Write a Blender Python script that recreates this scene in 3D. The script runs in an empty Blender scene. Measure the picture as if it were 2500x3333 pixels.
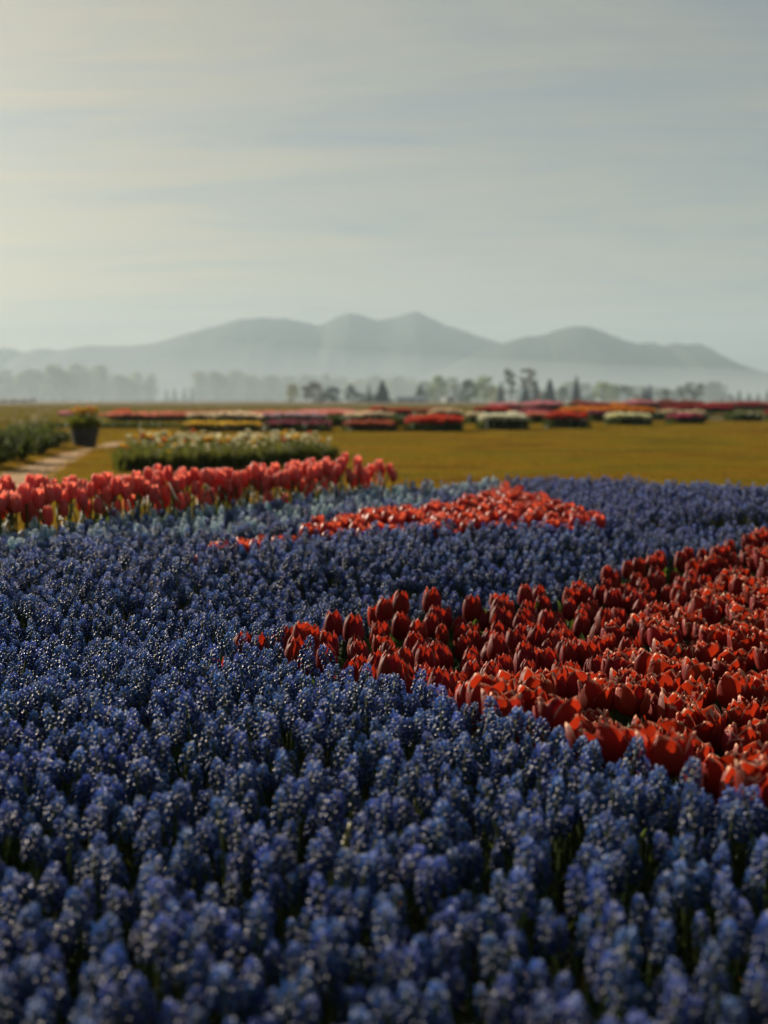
import bpy, math, random
import numpy as np
from mathutils import Vector, noise as mnoise

R = math.radians
random.seed(7)
rng = np.random.default_rng(7)
scn = bpy.context.scene
COL = scn.collection

# ------------------------------------------------------------------ camera
HC = 0.76                                   # camera height above the lawn
FPX = 4629.0                                # focal length in photo pixels
HOR = 1303.0                                # horizon row in the photo
PITCH = math.atan((1666.5 - HOR) / FPX)
cam_d = bpy.data.cameras.new('camera')
cam = bpy.data.objects.new('camera', cam_d)
COL.objects.link(cam)
cam.location = (0, 0, HC)
cam.rotation_euler = (math.pi / 2 - PITCH, 0, 0)
cam_d.sensor_fit = 'VERTICAL'
cam_d.sensor_height = 36
cam_d.sensor_width = 27
cam_d.lens = 50
cam_d.clip_start = 0.05
cam_d.clip_end = 20000
cam_d.dof.use_dof = True
cam_d.dof.focus_distance = 2.75
cam_d.dof.aperture_fstop = 3.9
cam_d.dof.aperture_blades = 9
scn.camera = cam

# ------------------------------------------------------------------ sky and sun
SUN_AZ = R(-40)                             # clockwise from straight ahead: left and in front
SUN_EL = R(18)
world = bpy.data.worlds.new('World')
scn.world = world
world.use_nodes = True
nt = world.node_tree
nt.nodes.clear()
wo = nt.nodes.new('ShaderNodeOutputWorld')
bg = nt.nodes.new('ShaderNodeBackground')
sky = nt.nodes.new('ShaderNodeTexSky')
sky.sky_type = 'NISHITA'
sky.sun_disc = False
sky.altitude = 0
sky.sun_elevation = SUN_EL
sky.sun_rotation = SUN_AZ
sky.air_density = 1.0
sky.dust_density = 2.0
sky.ozone_density = 1.5
bg.inputs['Strength'].default_value = 0.081
# thin high cloud: a grey veil over the blue, drawn out in streaks
tc = nt.nodes.new('ShaderNodeTexCoord')
sep = nt.nodes.new('ShaderNodeSeparateXYZ')
nt.links.new(tc.outputs['Generated'], sep.inputs[0])


def wmath(op, a, b=None, c=None):
    n = nt.nodes.new('ShaderNodeMath')
    n.operation = op
    for i, v in enumerate((a, b, c)):
        if v is None:
            continue
        if isinstance(v, (int, float)):
            n.inputs[i].default_value = v
        else:
            nt.links.new(v, n.inputs[i])
    return n.outputs[0]


zc = wmath('ADD', wmath('MAXIMUM', sep.outputs['Z'], 0.0), 0.06)
px_ = wmath('DIVIDE', sep.outputs['X'], zc)
py_ = wmath('DIVIDE', sep.outputs['Y'], zc)
comb = nt.nodes.new('ShaderNodeCombineXYZ')
nt.links.new(wmath('MULTIPLY', px_, 0.8), comb.inputs[0])
nt.links.new(wmath('MULTIPLY', py_, 1.0), comb.inputs[1])
mapn = nt.nodes.new('ShaderNodeMapping')
mapn.inputs['Rotation'].default_value = (0, 0, R(24))
mapn.inputs['Location'].default_value = (2.3, 4.1, 0)
mapn.inputs['Scale'].default_value = (0.60, 1.15, 1)
nt.links.new(comb.outputs[0], mapn.inputs[0])
n1 = nt.nodes.new('ShaderNodeTexNoise')
n1.inputs['Scale'].default_value = 1.1
n1.inputs['Detail'].default_value = 7
n1.inputs['Roughness'].default_value = 0.62
n1.inputs['Distortion'].default_value = 1.4
nt.links.new(mapn.outputs[0], n1.inputs['Vector'])
n2 = nt.nodes.new('ShaderNodeTexNoise')
n2.inputs['Scale'].default_value = 0.35
n2.inputs['Detail'].default_value = 3
nt.links.new(mapn.outputs[0], n2.inputs['Vector'])
map3 = nt.nodes.new('ShaderNodeMapping')
map3.inputs['Rotation'].default_value = (0, 0, R(38))
map3.inputs['Scale'].default_value = (0.35, 1.6, 1)
nt.links.new(comb.outputs[0], map3.inputs[0])
n3 = nt.nodes.new('ShaderNodeTexNoise')
n3.inputs['Scale'].default_value = 2.2
n3.inputs['Detail'].default_value = 8
n3.inputs['Roughness'].default_value = 0.65
n3.inputs['Distortion'].default_value = 1.8
nt.links.new(map3.outputs[0], n3.inputs['Vector'])
cr = nt.nodes.new('ShaderNodeMapRange')
cr.inputs['From Min'].default_value = 0.36
cr.inputs['From Max'].default_value = 0.66
cr.inputs['To Min'].default_value = 0.0
cr.inputs['To Max'].default_value = 1.0
nt.links.new(wmath('ADD', wmath('ADD', wmath('MULTIPLY', n1.outputs[0], 0.45), wmath('MULTIPLY', n3.outputs[0], 0.28)), wmath('MULTIPLY', n2.outputs[0], 0.27)), cr.inputs[0])
bw = nt.nodes.new('ShaderNodeRGBToBW')
nt.links.new(sky.outputs[0], bw.inputs[0])
veil_v = wmath('MULTIPLY', wmath('POWER', bw.outputs[0], 0.48), 1.02)
veil = nt.nodes.new('ShaderNodeMix')
veil.data_type = 'RGBA'
veil.blend_type = 'MULTIPLY'
veil.inputs[0].default_value = 1
vt = nt.nodes.new('ShaderNodeMapRange')      # thin cloud is creamier towards the sun
vt.inputs['From Min'].default_value = 3.0
vt.inputs['From Max'].default_value = 9.5
nt.links.new(bw.outputs[0], vt.inputs[0])
vc = nt.nodes.new('ShaderNodeMix')
vc.data_type = 'RGBA'
nt.links.new(vt.outputs[0], vc.inputs[0])
vc.inputs[6].default_value = (0.93, 1.0, 1.0, 1)
vc.inputs[7].default_value = (1.13, 1.03, 0.84, 1)
nt.links.new(vc.outputs[2], veil.inputs[7])
cv = nt.nodes.new('ShaderNodeCombineColor')
for i in range(3):
    nt.links.new(veil_v, cv.inputs[i])
nt.links.new(cv.outputs[0], veil.inputs[6])
mixs = nt.nodes.new('ShaderNodeMix')
mixs.data_type = 'RGBA'
nt.links.new(wmath('ADD', wmath('MULTIPLY', cr.outputs[0], 0.24), 0.74), mixs.inputs[0])
nt.links.new(sky.outputs[0], mixs.inputs[6])
nt.links.new(veil.outputs[2], mixs.inputs[7])
streak = nt.nodes.new('ShaderNodeValToRGB')
streak.color_ramp.elements[0].position = 0.15
streak.color_ramp.elements[0].color = (0.65, 0.73, 0.80, 1)
streak.color_ramp.elements[1].position = 0.85
streak.color_ramp.elements[1].color = (1.22, 1.14, 0.99, 1)
nt.links.new(cr.outputs[0], streak.inputs[0])
sm_ = nt.nodes.new('ShaderNodeMix')
sm_.data_type = 'RGBA'
sm_.blend_type = 'MULTIPLY'
sm_.inputs[0].default_value = 1
nt.links.new(mixs.outputs[2], sm_.inputs[6])
nt.links.new(streak.outputs[0], sm_.inputs[7])
nt.links.new(sm_.outputs[2], bg.inputs['Color'])
nt.links.new(bg.outputs[0], wo.inputs['Surface'])

sun_d = bpy.data.lights.new('sun', 'SUN')
sun_d.energy = 5.0
sun_d.angle = R(0.6)
sun_d.color = (1.0, 0.86, 0.68)
sun = bpy.data.objects.new('sun', sun_d)
COL.objects.link(sun)
sdir = Vector((math.sin(SUN_AZ) * math.cos(SUN_EL), math.cos(SUN_AZ) * math.cos(SUN_EL), math.sin(SUN_EL)))
sun.rotation_euler = sdir.to_track_quat('Z', 'Y').to_euler()
sun.location = (-20, 20, 30)

# ------------------------------------------------------------------ exposure and renderer
vs = scn.view_settings
vs.view_transform = 'Standard'
vs.look = 'None'
vs.exposure = 0.85
vs.gamma = 1.0
vs.use_curve_mapping = False
cy = scn.cycles
cy.max_bounces = 4
cy.diffuse_bounces = 2
cy.glossy_bounces = 2
cy.transmission_bounces = 4
cy.transparent_max_bounces = 6
cy.volume_bounces = 1
cy.sample_clamp_indirect = 4
cy.caustics_reflective = False
cy.caustics_refractive = False
cy.use_adaptive_sampling = True
cy.adaptive_threshold = 0.02
cy.use_denoising = True
try:
    cy.denoiser = 'OPENIMAGEDENOISE'
except Exception:
    pass

# ------------------------------------------------------------------ helpers


def ground_pt(px, py, z=0.0):
    """the spot on the plane at height z that lies along the photo direction px, py"""
    u, v = (px - 1250) / FPX, (py - 1666.5) / FPX
    c, s = math.cos(PITCH), math.sin(PITCH)
    d = Vector((u, c - v * s, -s - v * c))
    t = (z - HC) / d.z
    return Vector((d.x * t, d.y * t, z))


def at_dist(px, y):
    """x coordinate of photo column px at distance y (near the horizon row)"""
    return (px - 1250) / FPX * y * 1.002


def project(p):
    c, s = math.cos(PITCH), math.sin(PITCH)
    x, y, z = p[0], p[1], p[2] - HC
    f = y * c - z * s
    up = y * s + z * c
    if f < 0.05:
        return None
    return 1250 + FPX * x / f, 1666.5 - FPX * up / f, f


def in_view(p, m=40):
    q = project(p)
    return q is not None and -m < q[0] < 2500 + m and -m < q[1] < 3333 + m


def in_poly(x, y, poly):
    c = False
    j = len(poly) - 1
    for i in range(len(poly)):
        xi, yi = poly[i][0], poly[i][1]
        xj, yj = poly[j][0], poly[j][1]
        if (yi > y) != (yj > y) and x < (xj - xi) * (y - yi) / (yj - yi + 1e-12) + xi:
            c = not c
        j = i
    return c


def poly_dist(x, y, poly):
    best = 1e9
    n = len(poly)
    for i in range(n):
        ax, ay = poly[i][0], poly[i][1]
        bx, by = poly[(i + 1) % n][0], poly[(i + 1) % n][1]
        dx, dy = bx - ax, by - ay
        t = max(0, min(1, ((x - ax) * dx + (y - ay) * dy) / (dx * dx + dy * dy + 1e-12)))
        best = min(best, math.hypot(x - ax - t * dx, y - ay - t * dy))
    return best


def line_dist(x, y, pts):
    best = 1e9
    for (ax, ay), (bx, by) in zip(pts[:-1], pts[1:]):
        dx, dy = bx - ax, by - ay
        t = max(0, min(1, ((x - ax) * dx + (y - ay) * dy) / (dx * dx + dy * dy + 1e-12)))
        best = min(best, math.hypot(x - ax - t * dx, y - ay - t * dy))
    return best


def interp(x, xs, ys):
    return float(np.interp(x, xs, ys))


class MB:
    """collects vertices, faces, a material slot per face and one grey value per vertex"""

    def __init__(self):
        self.v, self.f, self.m, self.a = [], [], [], []

    def add(self, verts, faces, mat=0, att=0.0):
        o = len(self.v)
        self.v += [tuple(p) for p in verts]
        self.a += list(att) if isinstance(att, (list, tuple, np.ndarray)) else [att] * len(verts)
        self.f += [tuple(i + o for i in f) for f in faces]
        self.m += [mat] * len(faces)

    def tube(self, pts, rad, n=6, mat=0, att=0.0, cap=True):
        vs_, fs = [], []
        k = len(pts)
        for i, p in enumerate(pts):
            p = Vector(p)
            d = (Vector(pts[min(i + 1, k - 1)]) - Vector(pts[max(i - 1, 0)]))
            d = d.normalized() if d.length > 1e-9 else Vector((0, 0, 1))
            a = d.orthogonal().normalized() if abs(d.z) < 0.95 else Vector((1, 0, 0))
            b = d.cross(a).normalized()
            a = b.cross(d)
            r = rad[i] if isinstance(rad, (list, tuple)) else rad
            for j in range(n):
                t = 2 * math.pi * j / n
                vs_.append(p + a * (r * math.cos(t)) + b * (r * math.sin(t)))
        for i in range(k - 1):
            for j in range(n):
                j2 = (j + 1) % n
                fs.append((i * n + j, i * n + j2, (i + 1) * n + j2, (i + 1) * n + j))
        if cap:
            fs.append(tuple(range((k - 1) * n, k * n)))
        self.add(vs_, fs, mat, att)

    def box(self, c, s, mat=0):
        x, y, z = c
        a, b, d = s[0] / 2, s[1] / 2, s[2] / 2
        v = [(x + i * a, y + j * b, z + k * d) for k in (-1, 1) for j in (-1, 1) for i in (-1, 1)]
        self.add(v, [(0, 2, 3, 1), (4, 5, 7, 6), (0, 1, 5, 4), (2, 6, 7, 3), (1, 3, 7, 5), (0, 4, 6, 2)], mat)

    def mesh(self, name, mats, smooth=True):
        me = bpy.data.meshes.new(name)
        me.from_pydata(self.v, [], self.f)
        for m in mats:
            me.materials.append(m)
        if len(mats) > 1:
            me.polygons.foreach_set('material_index', np.array(self.m, np.int32))
        if smooth:
            me.polygons.foreach_set('use_smooth', np.ones(len(self.f), bool))
        at = me.attributes.new('tone', 'FLOAT', 'POINT')
        at.data.foreach_set('value', np.array(self.a, np.float32))
        me.update()
        return me


def mesh_np(name, V, F, mats, mi=None, tone=None, smooth=False):
    """V (n,3), F (m,k) with equal sided faces"""
    me = bpy.data.meshes.new(name)
    V = np.asarray(V, np.float32)
    F = np.asarray(F, np.int32)
    k = F.shape[1]
    me.vertices.add(len(V))
    me.vertices.foreach_set('co', V.ravel())
    me.loops.add(F.size)
    me.loops.foreach_set('vertex_index', F.ravel())
    me.polygons.add(len(F))
    me.polygons.foreach_set('loop_start', np.arange(0, F.size, k, dtype=np.int32))
    for m in mats:
        me.materials.append(m)
    if mi is not None:
        me.polygons.foreach_set('material_index', np.asarray(mi, np.int32))
    if smooth:
        me.polygons.foreach_set('use_smooth', np.ones(len(F), bool))
    me.update(calc_edges=True)
    at = me.attributes.new('tone', 'FLOAT', 'POINT')
    if tone is not None:
        at.data.foreach_set('value', np.asarray(tone, np.float32))
    return me


def link(name, data, parent=None, loc=None, rot=None, scale=None):
    o = bpy.data.objects.new(name, data)
    COL.objects.link(o)
    if parent is not None:
        o.parent = parent
    if loc is not None:
        o.location = loc
    if rot is not None:
        o.rotation_euler = rot
    if scale is not None:
        o.scale = scale if hasattr(scale, '__len__') else (scale, scale, scale)
    return o


def tag(o, label, cat, group=None):
    o['label'] = label
    o['category'] = cat
    if group:
        o['group'] = group
    return o


def kind(o, k, label=None, cat=None):
    o['kind'] = k
    if label:
        o['label'] = label
    if cat:
        o['category'] = cat
    return o


# ------------------------------------------------------------------ materials
class NT:
    def __init__(self, name):
        self.m = bpy.data.materials.new(name)
        self.m.use_nodes = True
        self.t = self.m.node_tree
        self.t.nodes.clear()
        self.out = self.t.nodes.new('ShaderNodeOutputMaterial')

    def n(self, ty, **kw):
        nd = self.t.nodes.new(ty)
        for k, v in kw.items():
            setattr(nd, k, v)
        return nd

    def l(self, a, b):
        self.t.links.new(a, b)

    def tone(self):
        a = self.n('ShaderNodeAttribute')
        a.attribute_name = 'tone'
        return a.outputs['Fac']

    def ramp(self, fac, stops, mode='LINEAR'):
        r = self.n('ShaderNodeValToRGB')
        e = r.color_ramp.elements
        r.color_ramp.interpolation = mode
        while len(e) < len(stops):
            e.new(0.5)
        for i, (p, c) in enumerate(stops):
            e[i].position = p
            e[i].color = (*c, 1)
        self.l(fac, r.inputs[0])
        return r.outputs[0]

    def mix(self, fac, a, b, blend='MIX'):
        m = self.n('ShaderNodeMix', data_type='RGBA', blend_type=blend)
        for i, v in ((0, fac), (6, a), (7, b)):
            if isinstance(v, (int, float)):
                m.inputs[i].default_value = v
            elif isinstance(v, tuple):
                m.inputs[i].default_value = (*v, 1)
            else:
                self.l(v, m.inputs[i])
        return m.outputs[2]

    def math(self, op, a, b=0.0):
        m = self.n('ShaderNodeMath', operation=op)
        for i, v in enumerate((a, b)):
            if isinstance(v, (int, float)):
                m.inputs[i].default_value = v
            else:
                self.l(v, m.inputs[i])
        return m.outputs[0]

    def noise(self, scale, detail=4, coord='Object', rough=0.55, stretch=None):
        c = self.n('ShaderNodeTexCoord').outputs[coord]
        if stretch:
            mp = self.n('ShaderNodeMapping')
            mp.inputs['Scale'].default_value = stretch
            self.l(c, mp.inputs[0])
            c = mp.outputs[0]
        n = self.n('ShaderNodeTexNoise')
        n.inputs['Scale'].default_value = scale
        n.inputs['Detail'].default_value = detail
        n.inputs['Roughness'].default_value = rough
        self.l(c, n.inputs['Vector'])
        return n.outputs[0]

    def rnd(self):
        return self.n('ShaderNodeObjectInfo').outputs['Random']

    def vary(self, col, dv=0.3, dh=0.03, ds=0.0):
        h = self.n('ShaderNodeHueSaturation')
        r = self.rnd()
        self.l(self.math('ADD', self.math('MULTIPLY', r, 2 * dv), 1 - dv), h.inputs['Value'])
        r2 = self.math('FRACT', self.math('MULTIPLY', r, 17.31))
        self.l(self.math('ADD', self.math('MULTIPLY', r2, 2 * dh), 0.5 - dh), h.inputs['Hue'])
        if isinstance(col, tuple):
            h.inputs['Color'].default_value = (*col, 1)
        else:
            self.l(col, h.inputs['Color'])
        return h.outputs[0]

    def surf(self, col, rough=0.5, spec=0.5, bump=None, bstr=0.3, bdist=0.01, trans=None, tfac=0.0, coat=0.0, sheen=0.0):
        p = self.n('ShaderNodeBsdfPrincipled')
        for nm, v in (('Base Color', col), ('Roughness', rough), ('Specular IOR Level', spec), ('Coat Weight', coat), ('Sheen Weight', sheen)):
            if isinstance(v, (int, float)):
                p.inputs[nm].default_value = v
            elif isinstance(v, tuple):
                p.inputs[nm].default_value = (*v, 1)
            else:
                self.l(v, p.inputs[nm])
        nrm = None
        if bump is not None:
            b = self.n('ShaderNodeBump')
            b.inputs['Strength'].default_value = bstr
            b.inputs['Distance'].default_value = bdist
            self.l(bump, b.inputs['Height'])
            self.l(b.outputs[0], p.inputs['Normal'])
        res = p.outputs[0]
        if trans is not None:
            t = self.n('ShaderNodeBsdfTranslucent')
            if isinstance(trans, tuple):
                t.inputs['Color'].default_value = (*trans, 1)
            else:
                self.l(trans, t.inputs['Color'])
            mx = self.n('ShaderNodeMixShader')
            mx.inputs[0].default_value = tfac
            self.l(res, mx.inputs[1])
            self.l(t.outputs[0], mx.inputs[2])
            res = mx.outputs[0]
        self.l(res, self.out.inputs['Surface'])
        return self.m


def flat(name, col, rough=0.6, spec=0.4, trans=None, tfac=0.0, dv=0.25, dh=0.02, tone_dark=None):
    k = NT(name)
    c = k.vary(col, dv, dh)
    return k.surf(c, rough, spec, trans=trans, tfac=tfac)


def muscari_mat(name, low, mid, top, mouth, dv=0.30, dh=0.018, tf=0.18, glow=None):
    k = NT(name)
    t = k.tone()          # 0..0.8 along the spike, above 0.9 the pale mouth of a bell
    c = k.ramp(t, [(0.0, low), (0.46, mid), (0.70, top), (0.86, top), (0.97, mouth)])  # upper bells paled like sunlit rims, lower ones darkened like shade, over own gradient
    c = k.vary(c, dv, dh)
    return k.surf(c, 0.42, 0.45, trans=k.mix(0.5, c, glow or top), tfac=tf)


M = {}
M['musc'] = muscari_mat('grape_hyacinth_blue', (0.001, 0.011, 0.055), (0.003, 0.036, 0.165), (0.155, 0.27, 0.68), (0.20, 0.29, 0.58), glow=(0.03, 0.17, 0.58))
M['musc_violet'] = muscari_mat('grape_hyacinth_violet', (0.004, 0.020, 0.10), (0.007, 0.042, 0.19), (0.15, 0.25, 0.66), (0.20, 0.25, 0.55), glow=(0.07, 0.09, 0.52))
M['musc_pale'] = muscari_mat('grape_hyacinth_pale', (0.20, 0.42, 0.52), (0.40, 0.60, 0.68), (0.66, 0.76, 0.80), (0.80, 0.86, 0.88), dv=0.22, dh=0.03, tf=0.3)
k = NT('dew')
M['dew'] = k.surf((0.90, 0.90, 0.90), 0.15, 1.0, trans=(0.98, 0.96, 0.92), tfac=0.6)
k = NT('flower_stem')
M['stem'] = k.surf(k.vary((0.055, 0.085, 0.02), 0.3, 0.02), 0.5, 0.4, trans=(0.20, 0.24, 0.03), tfac=0.25)
k = NT('strap_leaf')
M['leaf'] = k.surf(k.vary(k.mix(k.noise(60, 2), (0.035, 0.065, 0.018), (0.075, 0.09, 0.022)), 0.3, 0.03), 0.6, 0.2, trans=(0.12, 0.14, 0.02), tfac=0.25)
k = NT('dry_leaf')
M['dry'] = k.surf(k.vary((0.16, 0.085, 0.022), 0.35, 0.02), 0.6, 0.3, trans=(0.35, 0.17, 0.03), tfac=0.35)
k = NT('tulip_leaf')
M['tleaf'] = k.surf(k.vary(k.mix(k.noise(40, 3, stretch=(1, 1, 0.15)), (0.030, 0.065, 0.022), (0.055, 0.10, 0.03)), 0.25, 0.02), 0.6, 0.2, trans=(0.14, 0.22, 0.03), tfac=0.3)


def petal_mat(name, base, vein, edge, glow, tf=0.42, dv=0.22, rough=0.42, edge_lo=0.55):
    k = NT(name)
    t = k.tone()
    streak = k.noise(55, 3, stretch=(1, 1, 0.12))
    c = k.mix(streak, base, vein)
    ef = k.n('ShaderNodeMapRange')
    ef.inputs[1].default_value = edge_lo
    ef.inputs[2].default_value = 1.0
    k.l(k.math('ADD', t, k.math('MULTIPLY', k.math('SUBTRACT', streak, 0.5), 0.8)), ef.inputs[0])
    c = k.mix(ef.outputs[0], c, edge)
    c = k.vary(c, dv, 0.010)
    g = k.mix(ef.outputs[0], glow, tuple(0.5 * a + 0.5 * b for a, b in zip(edge, glow)))
    return k.surf(c, rough, 0.13, bump=k.noise(700, 2), bstr=0.25, bdist=0.001, trans=g, tfac=tf)


M['red'] = petal_mat('red_tulip_petal', (0.125, 0.005, 0.005), (0.21, 0.010, 0.008), (0.62, 0.29, 0.22), (0.66, 0.040, 0.010), tf=0.27, edge_lo=0.68, rough=0.58)
M['red_double'] = petal_mat('double_tulip_petal', (0.145, 0.006, 0.005), (0.25, 0.012, 0.008), (0.68, 0.37, 0.24), (0.68, 0.044, 0.010), tf=0.28, edge_lo=0.62, rough=0.6)
M['coral'] = petal_mat('coral_tulip_petal', (0.34, 0.030, 0.024), (0.46, 0.065, 0.05), (0.66, 0.30, 0.24), (0.88, 0.12, 0.045), tf=0.42)
M['pink'] = petal_mat('pink_tulip_petal', (0.56, 0.075, 0.070), (0.70, 0.20, 0.17), (0.85, 0.55, 0.48), (0.96, 0.20, 0.12), tf=0.52, edge_lo=0.42)
M['white_f'] = flat('white_petal', (0.66, 0.62, 0.44), 0.6, 0.3, (0.8, 0.74, 0.45), 0.4, 0.15)
M['yellow_f'] = flat('yellow_petal', (0.66, 0.40, 0.03), 0.6, 0.3, (0.85, 0.52, 0.03), 0.4, 0.15)
M['orange_f'] = flat('orange_petal', (0.50, 0.10, 0.015), 0.6, 0.3, (0.8, 0.18, 0.02), 0.4, 0.2)

# ------------------------------------------------------------------ bed outlines (metres on the ground)
TOPZ = 0.29


def outline(pts, z=TOPZ):
    return [tuple(ground_pt(px, py, z)[:2]) for px, py in pts]


TULIP_POLY = (outline([(858, 2128), (880, 2112), (905, 2100), (1050, 2062), (1150, 2022), (1250, 1982), (1400, 1952), (1600, 1936),
                       (1760, 1915), (1900, 1876), (2050, 1835), (2250, 1795), (2420, 1758), (2560, 1735), (3300, 1690)], 0.22)
              + outline([(3300, 2800), (2700, 2650), (2500, 2645), (2300, 2595), (2100, 2528), (1850, 2460), (1650, 2385), (1500, 2325), (1400, 2280),
                         (1270, 2220), (1060, 2172), (900, 2152)], 0.265))
STRIPE_POLY = outline([(600, 1790), (735, 1760), (820, 1745), (910, 1738), (985, 1722), (1100, 1695), (1250, 1668), (1400, 1655), (1500, 1636),
                       (1565, 1612), (1600, 1592), (1650, 1584), (1690, 1592), (1730, 1618), (1790, 1640), (1870, 1655), (1955, 1668), (1945, 1690),
                       (1800, 1702), (1500, 1722), (1200, 1728), (1010, 1742), (900, 1752), (820, 1765), (700, 1785), (620, 1800)])
PF_X = [-2.6, -1.9, -1.30, -1.18, -0.82, -0.52, -0.233, 0.066]
PF_Y = [3.7, 4.3, 4.85, 5.22, 5.88, 6.40, 7.2, 7.62]
YB_X = [-2.6, -1.30, -0.82, -0.4, 0.0, 0.10, 0.80, 1.34, 2.01, 3.2]
YB_Y = [4.6, 5.75, 6.75, 7.45, 7.85, 7.68, 8.24, 8.32, 7.50, 6.0]


def pink_front(x):
    return interp(x, PF_X, PF_Y)


def bed_back(x):
    return interp(x, YB_X, YB_Y)


def sstep(a, b, x):
    t = max(0.0, min(1.0, (x - a) / (b - a)))
    return t * t * (3 - 2 * t)


def bed_z(x, y):
    z = 0.12 * sstep(0.0, 0.16, bed_back(x) - y)
    z += 0.018 * mnoise.noise(Vector((x * 1.1, y * 0.9, 3.3)))
    if 1.2 < y < 6 and z > 0:
        d = poly_dist(x, y, TULIP_POLY)
        ins = in_poly(x, y, TULIP_POLY)
        if ins:
            z -= 0.10 * sstep(-0.15, 0.2, d)
        elif x * 0.62 - y + 3.05 < 0:           # behind the tulips the ground climbs back slowly
            z -= 0.085 * (1 - sstep(0.0, 0.8, d))
        else:
            z -= 0.02 * (1 - sstep(0, 0.15, d))
    return max(z, -0.02)


# ------------------------------------------------------------------ ground, lawn, fields, path
k = NT('earth')
nz = k.noise(0.4, 6)
M['earth'] = k.surf(k.ramp(nz, [(0.3, (0.05, 0.055, 0.018)), (0.7, (0.10, 0.085, 0.03))]), 0.95, 0.1)
k = NT('lawn')
a = k.noise(0.32, 3, stretch=(0.35, 1, 1))
b = k.noise(9, 5)
c = k.ramp(a, [(0.36, (0.13, 0.098, 0.008)), (0.50, (0.145, 0.090, 0.008)), (0.62, (0.12, 0.105, 0.008))])
c = k.mix(k.ramp(b, [(0.35, (0, 0, 0)), (0.7, (1, 1, 1))]), c, (0.06, 0.055, 0.010))
M['lawn'] = k.surf(c, 0.9, 0.15, bump=k.noise(60, 4), bstr=0.8, bdist=0.02)
k = NT('crop_field')
a = k.noise(0.05, 4, stretch=(0.12, 1, 1))
c = k.ramp(a, [(0.38, (0.065, 0.058, 0.017)), (0.5, (0.105, 0.082, 0.026)), (0.62, (0.13, 0.065, 0.03))])
M['field'] = k.surf(c, 0.95, 0.1, bump=k.noise(2, 4), bstr=0.8, bdist=0.1)
k = NT('stubble')
M['stubble'] = k.surf(k.mix(k.noise(0.02, 3, stretch=(0.2, 1, 1)), (0.34, 0.29, 0.16), (0.42, 0.37, 0.22)), 0.95, 0.1)
k = NT('sandy_path')
a = k.noise(3.0, 6)
M['path'] = k.surf(k.ramp(a, [(0.3, (0.30, 0.165, 0.062)), (0.55, (0.44, 0.255, 0.10)), (0.75, (0.52, 0.33, 0.15))]), 0.95, 0.15, bump=k.noise(18, 5), bstr=0.8, bdist=0.02)
k = NT('bed_soil')
M['soil'] = k.surf(k.ramp(k.noise(25, 5), [(0.3, (0.012, 0.009, 0.006)), (0.7, (0.040, 0.027, 0.016))]), 0.95, 0.15, bump=k.noise(80, 4), bstr=1, bdist=0.01)


def sheet(name, pts, z, mat):
    mb = MB()
    mb.add([(p[0], p[1], z) for p in pts], [tuple(range(len(pts)))])
    return kind(link(name, mb.mesh(name, [mat], False)), 'structure')


sheet('ground', [(-2550, -150), (2550, -150), (2550, 4400), (-2550, 4400)], -0.004, M['earth'])
sheet('lawn', [(-60, -20), (60, -20), (60, 62), (-60, 62)], 0.0, M['lawn'])
sheet('field', [(-300, 62), (300, 62), (300, 640), (-300, 640)], 0.0, M['field'])
sheet('stubble_field', [(-500, 640), (500, 640), (500, 1010), (-500, 1010)], 0.0, M['stubble'])
pe = [ground_pt(x, y) for x, y in [(-420, 1660), (-150, 1590), (0, 1540), (100, 1503), (200, 1472), (250, 1462), (330, 1441), (480, 1434),
                                   (560, 1437), (440, 1457), (350, 1464), (315, 1474), (282, 1496), (238, 1526), (185, 1556), (95, 1588),
                                   (0, 1622), (-150, 1645), (-420, 1740)]]
sheet('path', pe, 0.005, M['path'])

# raised soil of the near bed, a relief grid
gx = np.arange(-3.2, 3.21, 0.07)
gy = np.arange(0.3, 8.75, 0.07)
V = np.array([(x, y, bed_z(x, y) + 0.004 + 0.006 * mnoise.noise(Vector((x * 9, y * 9, 0)))) for y in gy for x in gx])
nxg = len(gx)
F = [(j * nxg + i, j * nxg + i + 1, (j + 1) * nxg + i + 1, (j + 1) * nxg + i) for j in range(len(gy) - 1) for i in range(nxg - 1)
     if gy[j] < bed_back(gx[i]) + 0.2]
kind(link('ground_soil_of_flower_bed', mesh_np('bed_soil', V, F, [M['soil']], smooth=True)), 'structure')

# ------------------------------------------------------------------ distant mountains
k = NT('forested_slope')
M['hill'] = k.surf(k.ramp(k.noise(0.02, 8), [(0.35, (0.020, 0.035, 0.022)), (0.65, (0.045, 0.062, 0.034))]), 0.95, 0.1)


def ridge(name, prof, yr, depth, seed, label):
    xs = [at_dist(p[0], yr) for p in prof]
    hs = [HC + (HOR - p[1]) / FPX * yr for p in prof]
    gx = np.linspace(xs[0], xs[-1], 420)
    gy = np.linspace(-1, 1, 26)
    V = []
    for t in gy:
        for x in gx:
            h = interp(x, xs, hs)
            y = yr + t * depth
            n = mnoise.fractal(Vector((x * 0.006, y * 0.006, seed)), 1.0, 2.0, 4)
            n2 = mnoise.noise(Vector((x * 0.07, y * 0.07, seed)))
            ww = (1 - abs(t)) ** 0.9
            z = h * ww * (1 + 0.34 * n * (1 - ww)) + (2.2 * n2 + 1.6 * mnoise.noise(Vector((x * 0.023, y * 0.023, seed + 4)))) * (ww > 0.3)
            V.append((x, y, z if abs(t) < 1 else -2))
    nx = len(gx)
    F = [(j * nx + i, j * nx + i + 1, (j + 1) * nx + i + 1, (j + 1) * nx + i) for j in range(len(gy) - 1) for i in range(nx - 1)]
    o = link(name, mesh_np(name, V, F, [M['hill']], smooth=True))
    kind(o, 'structure', label, 'mountain')


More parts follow.
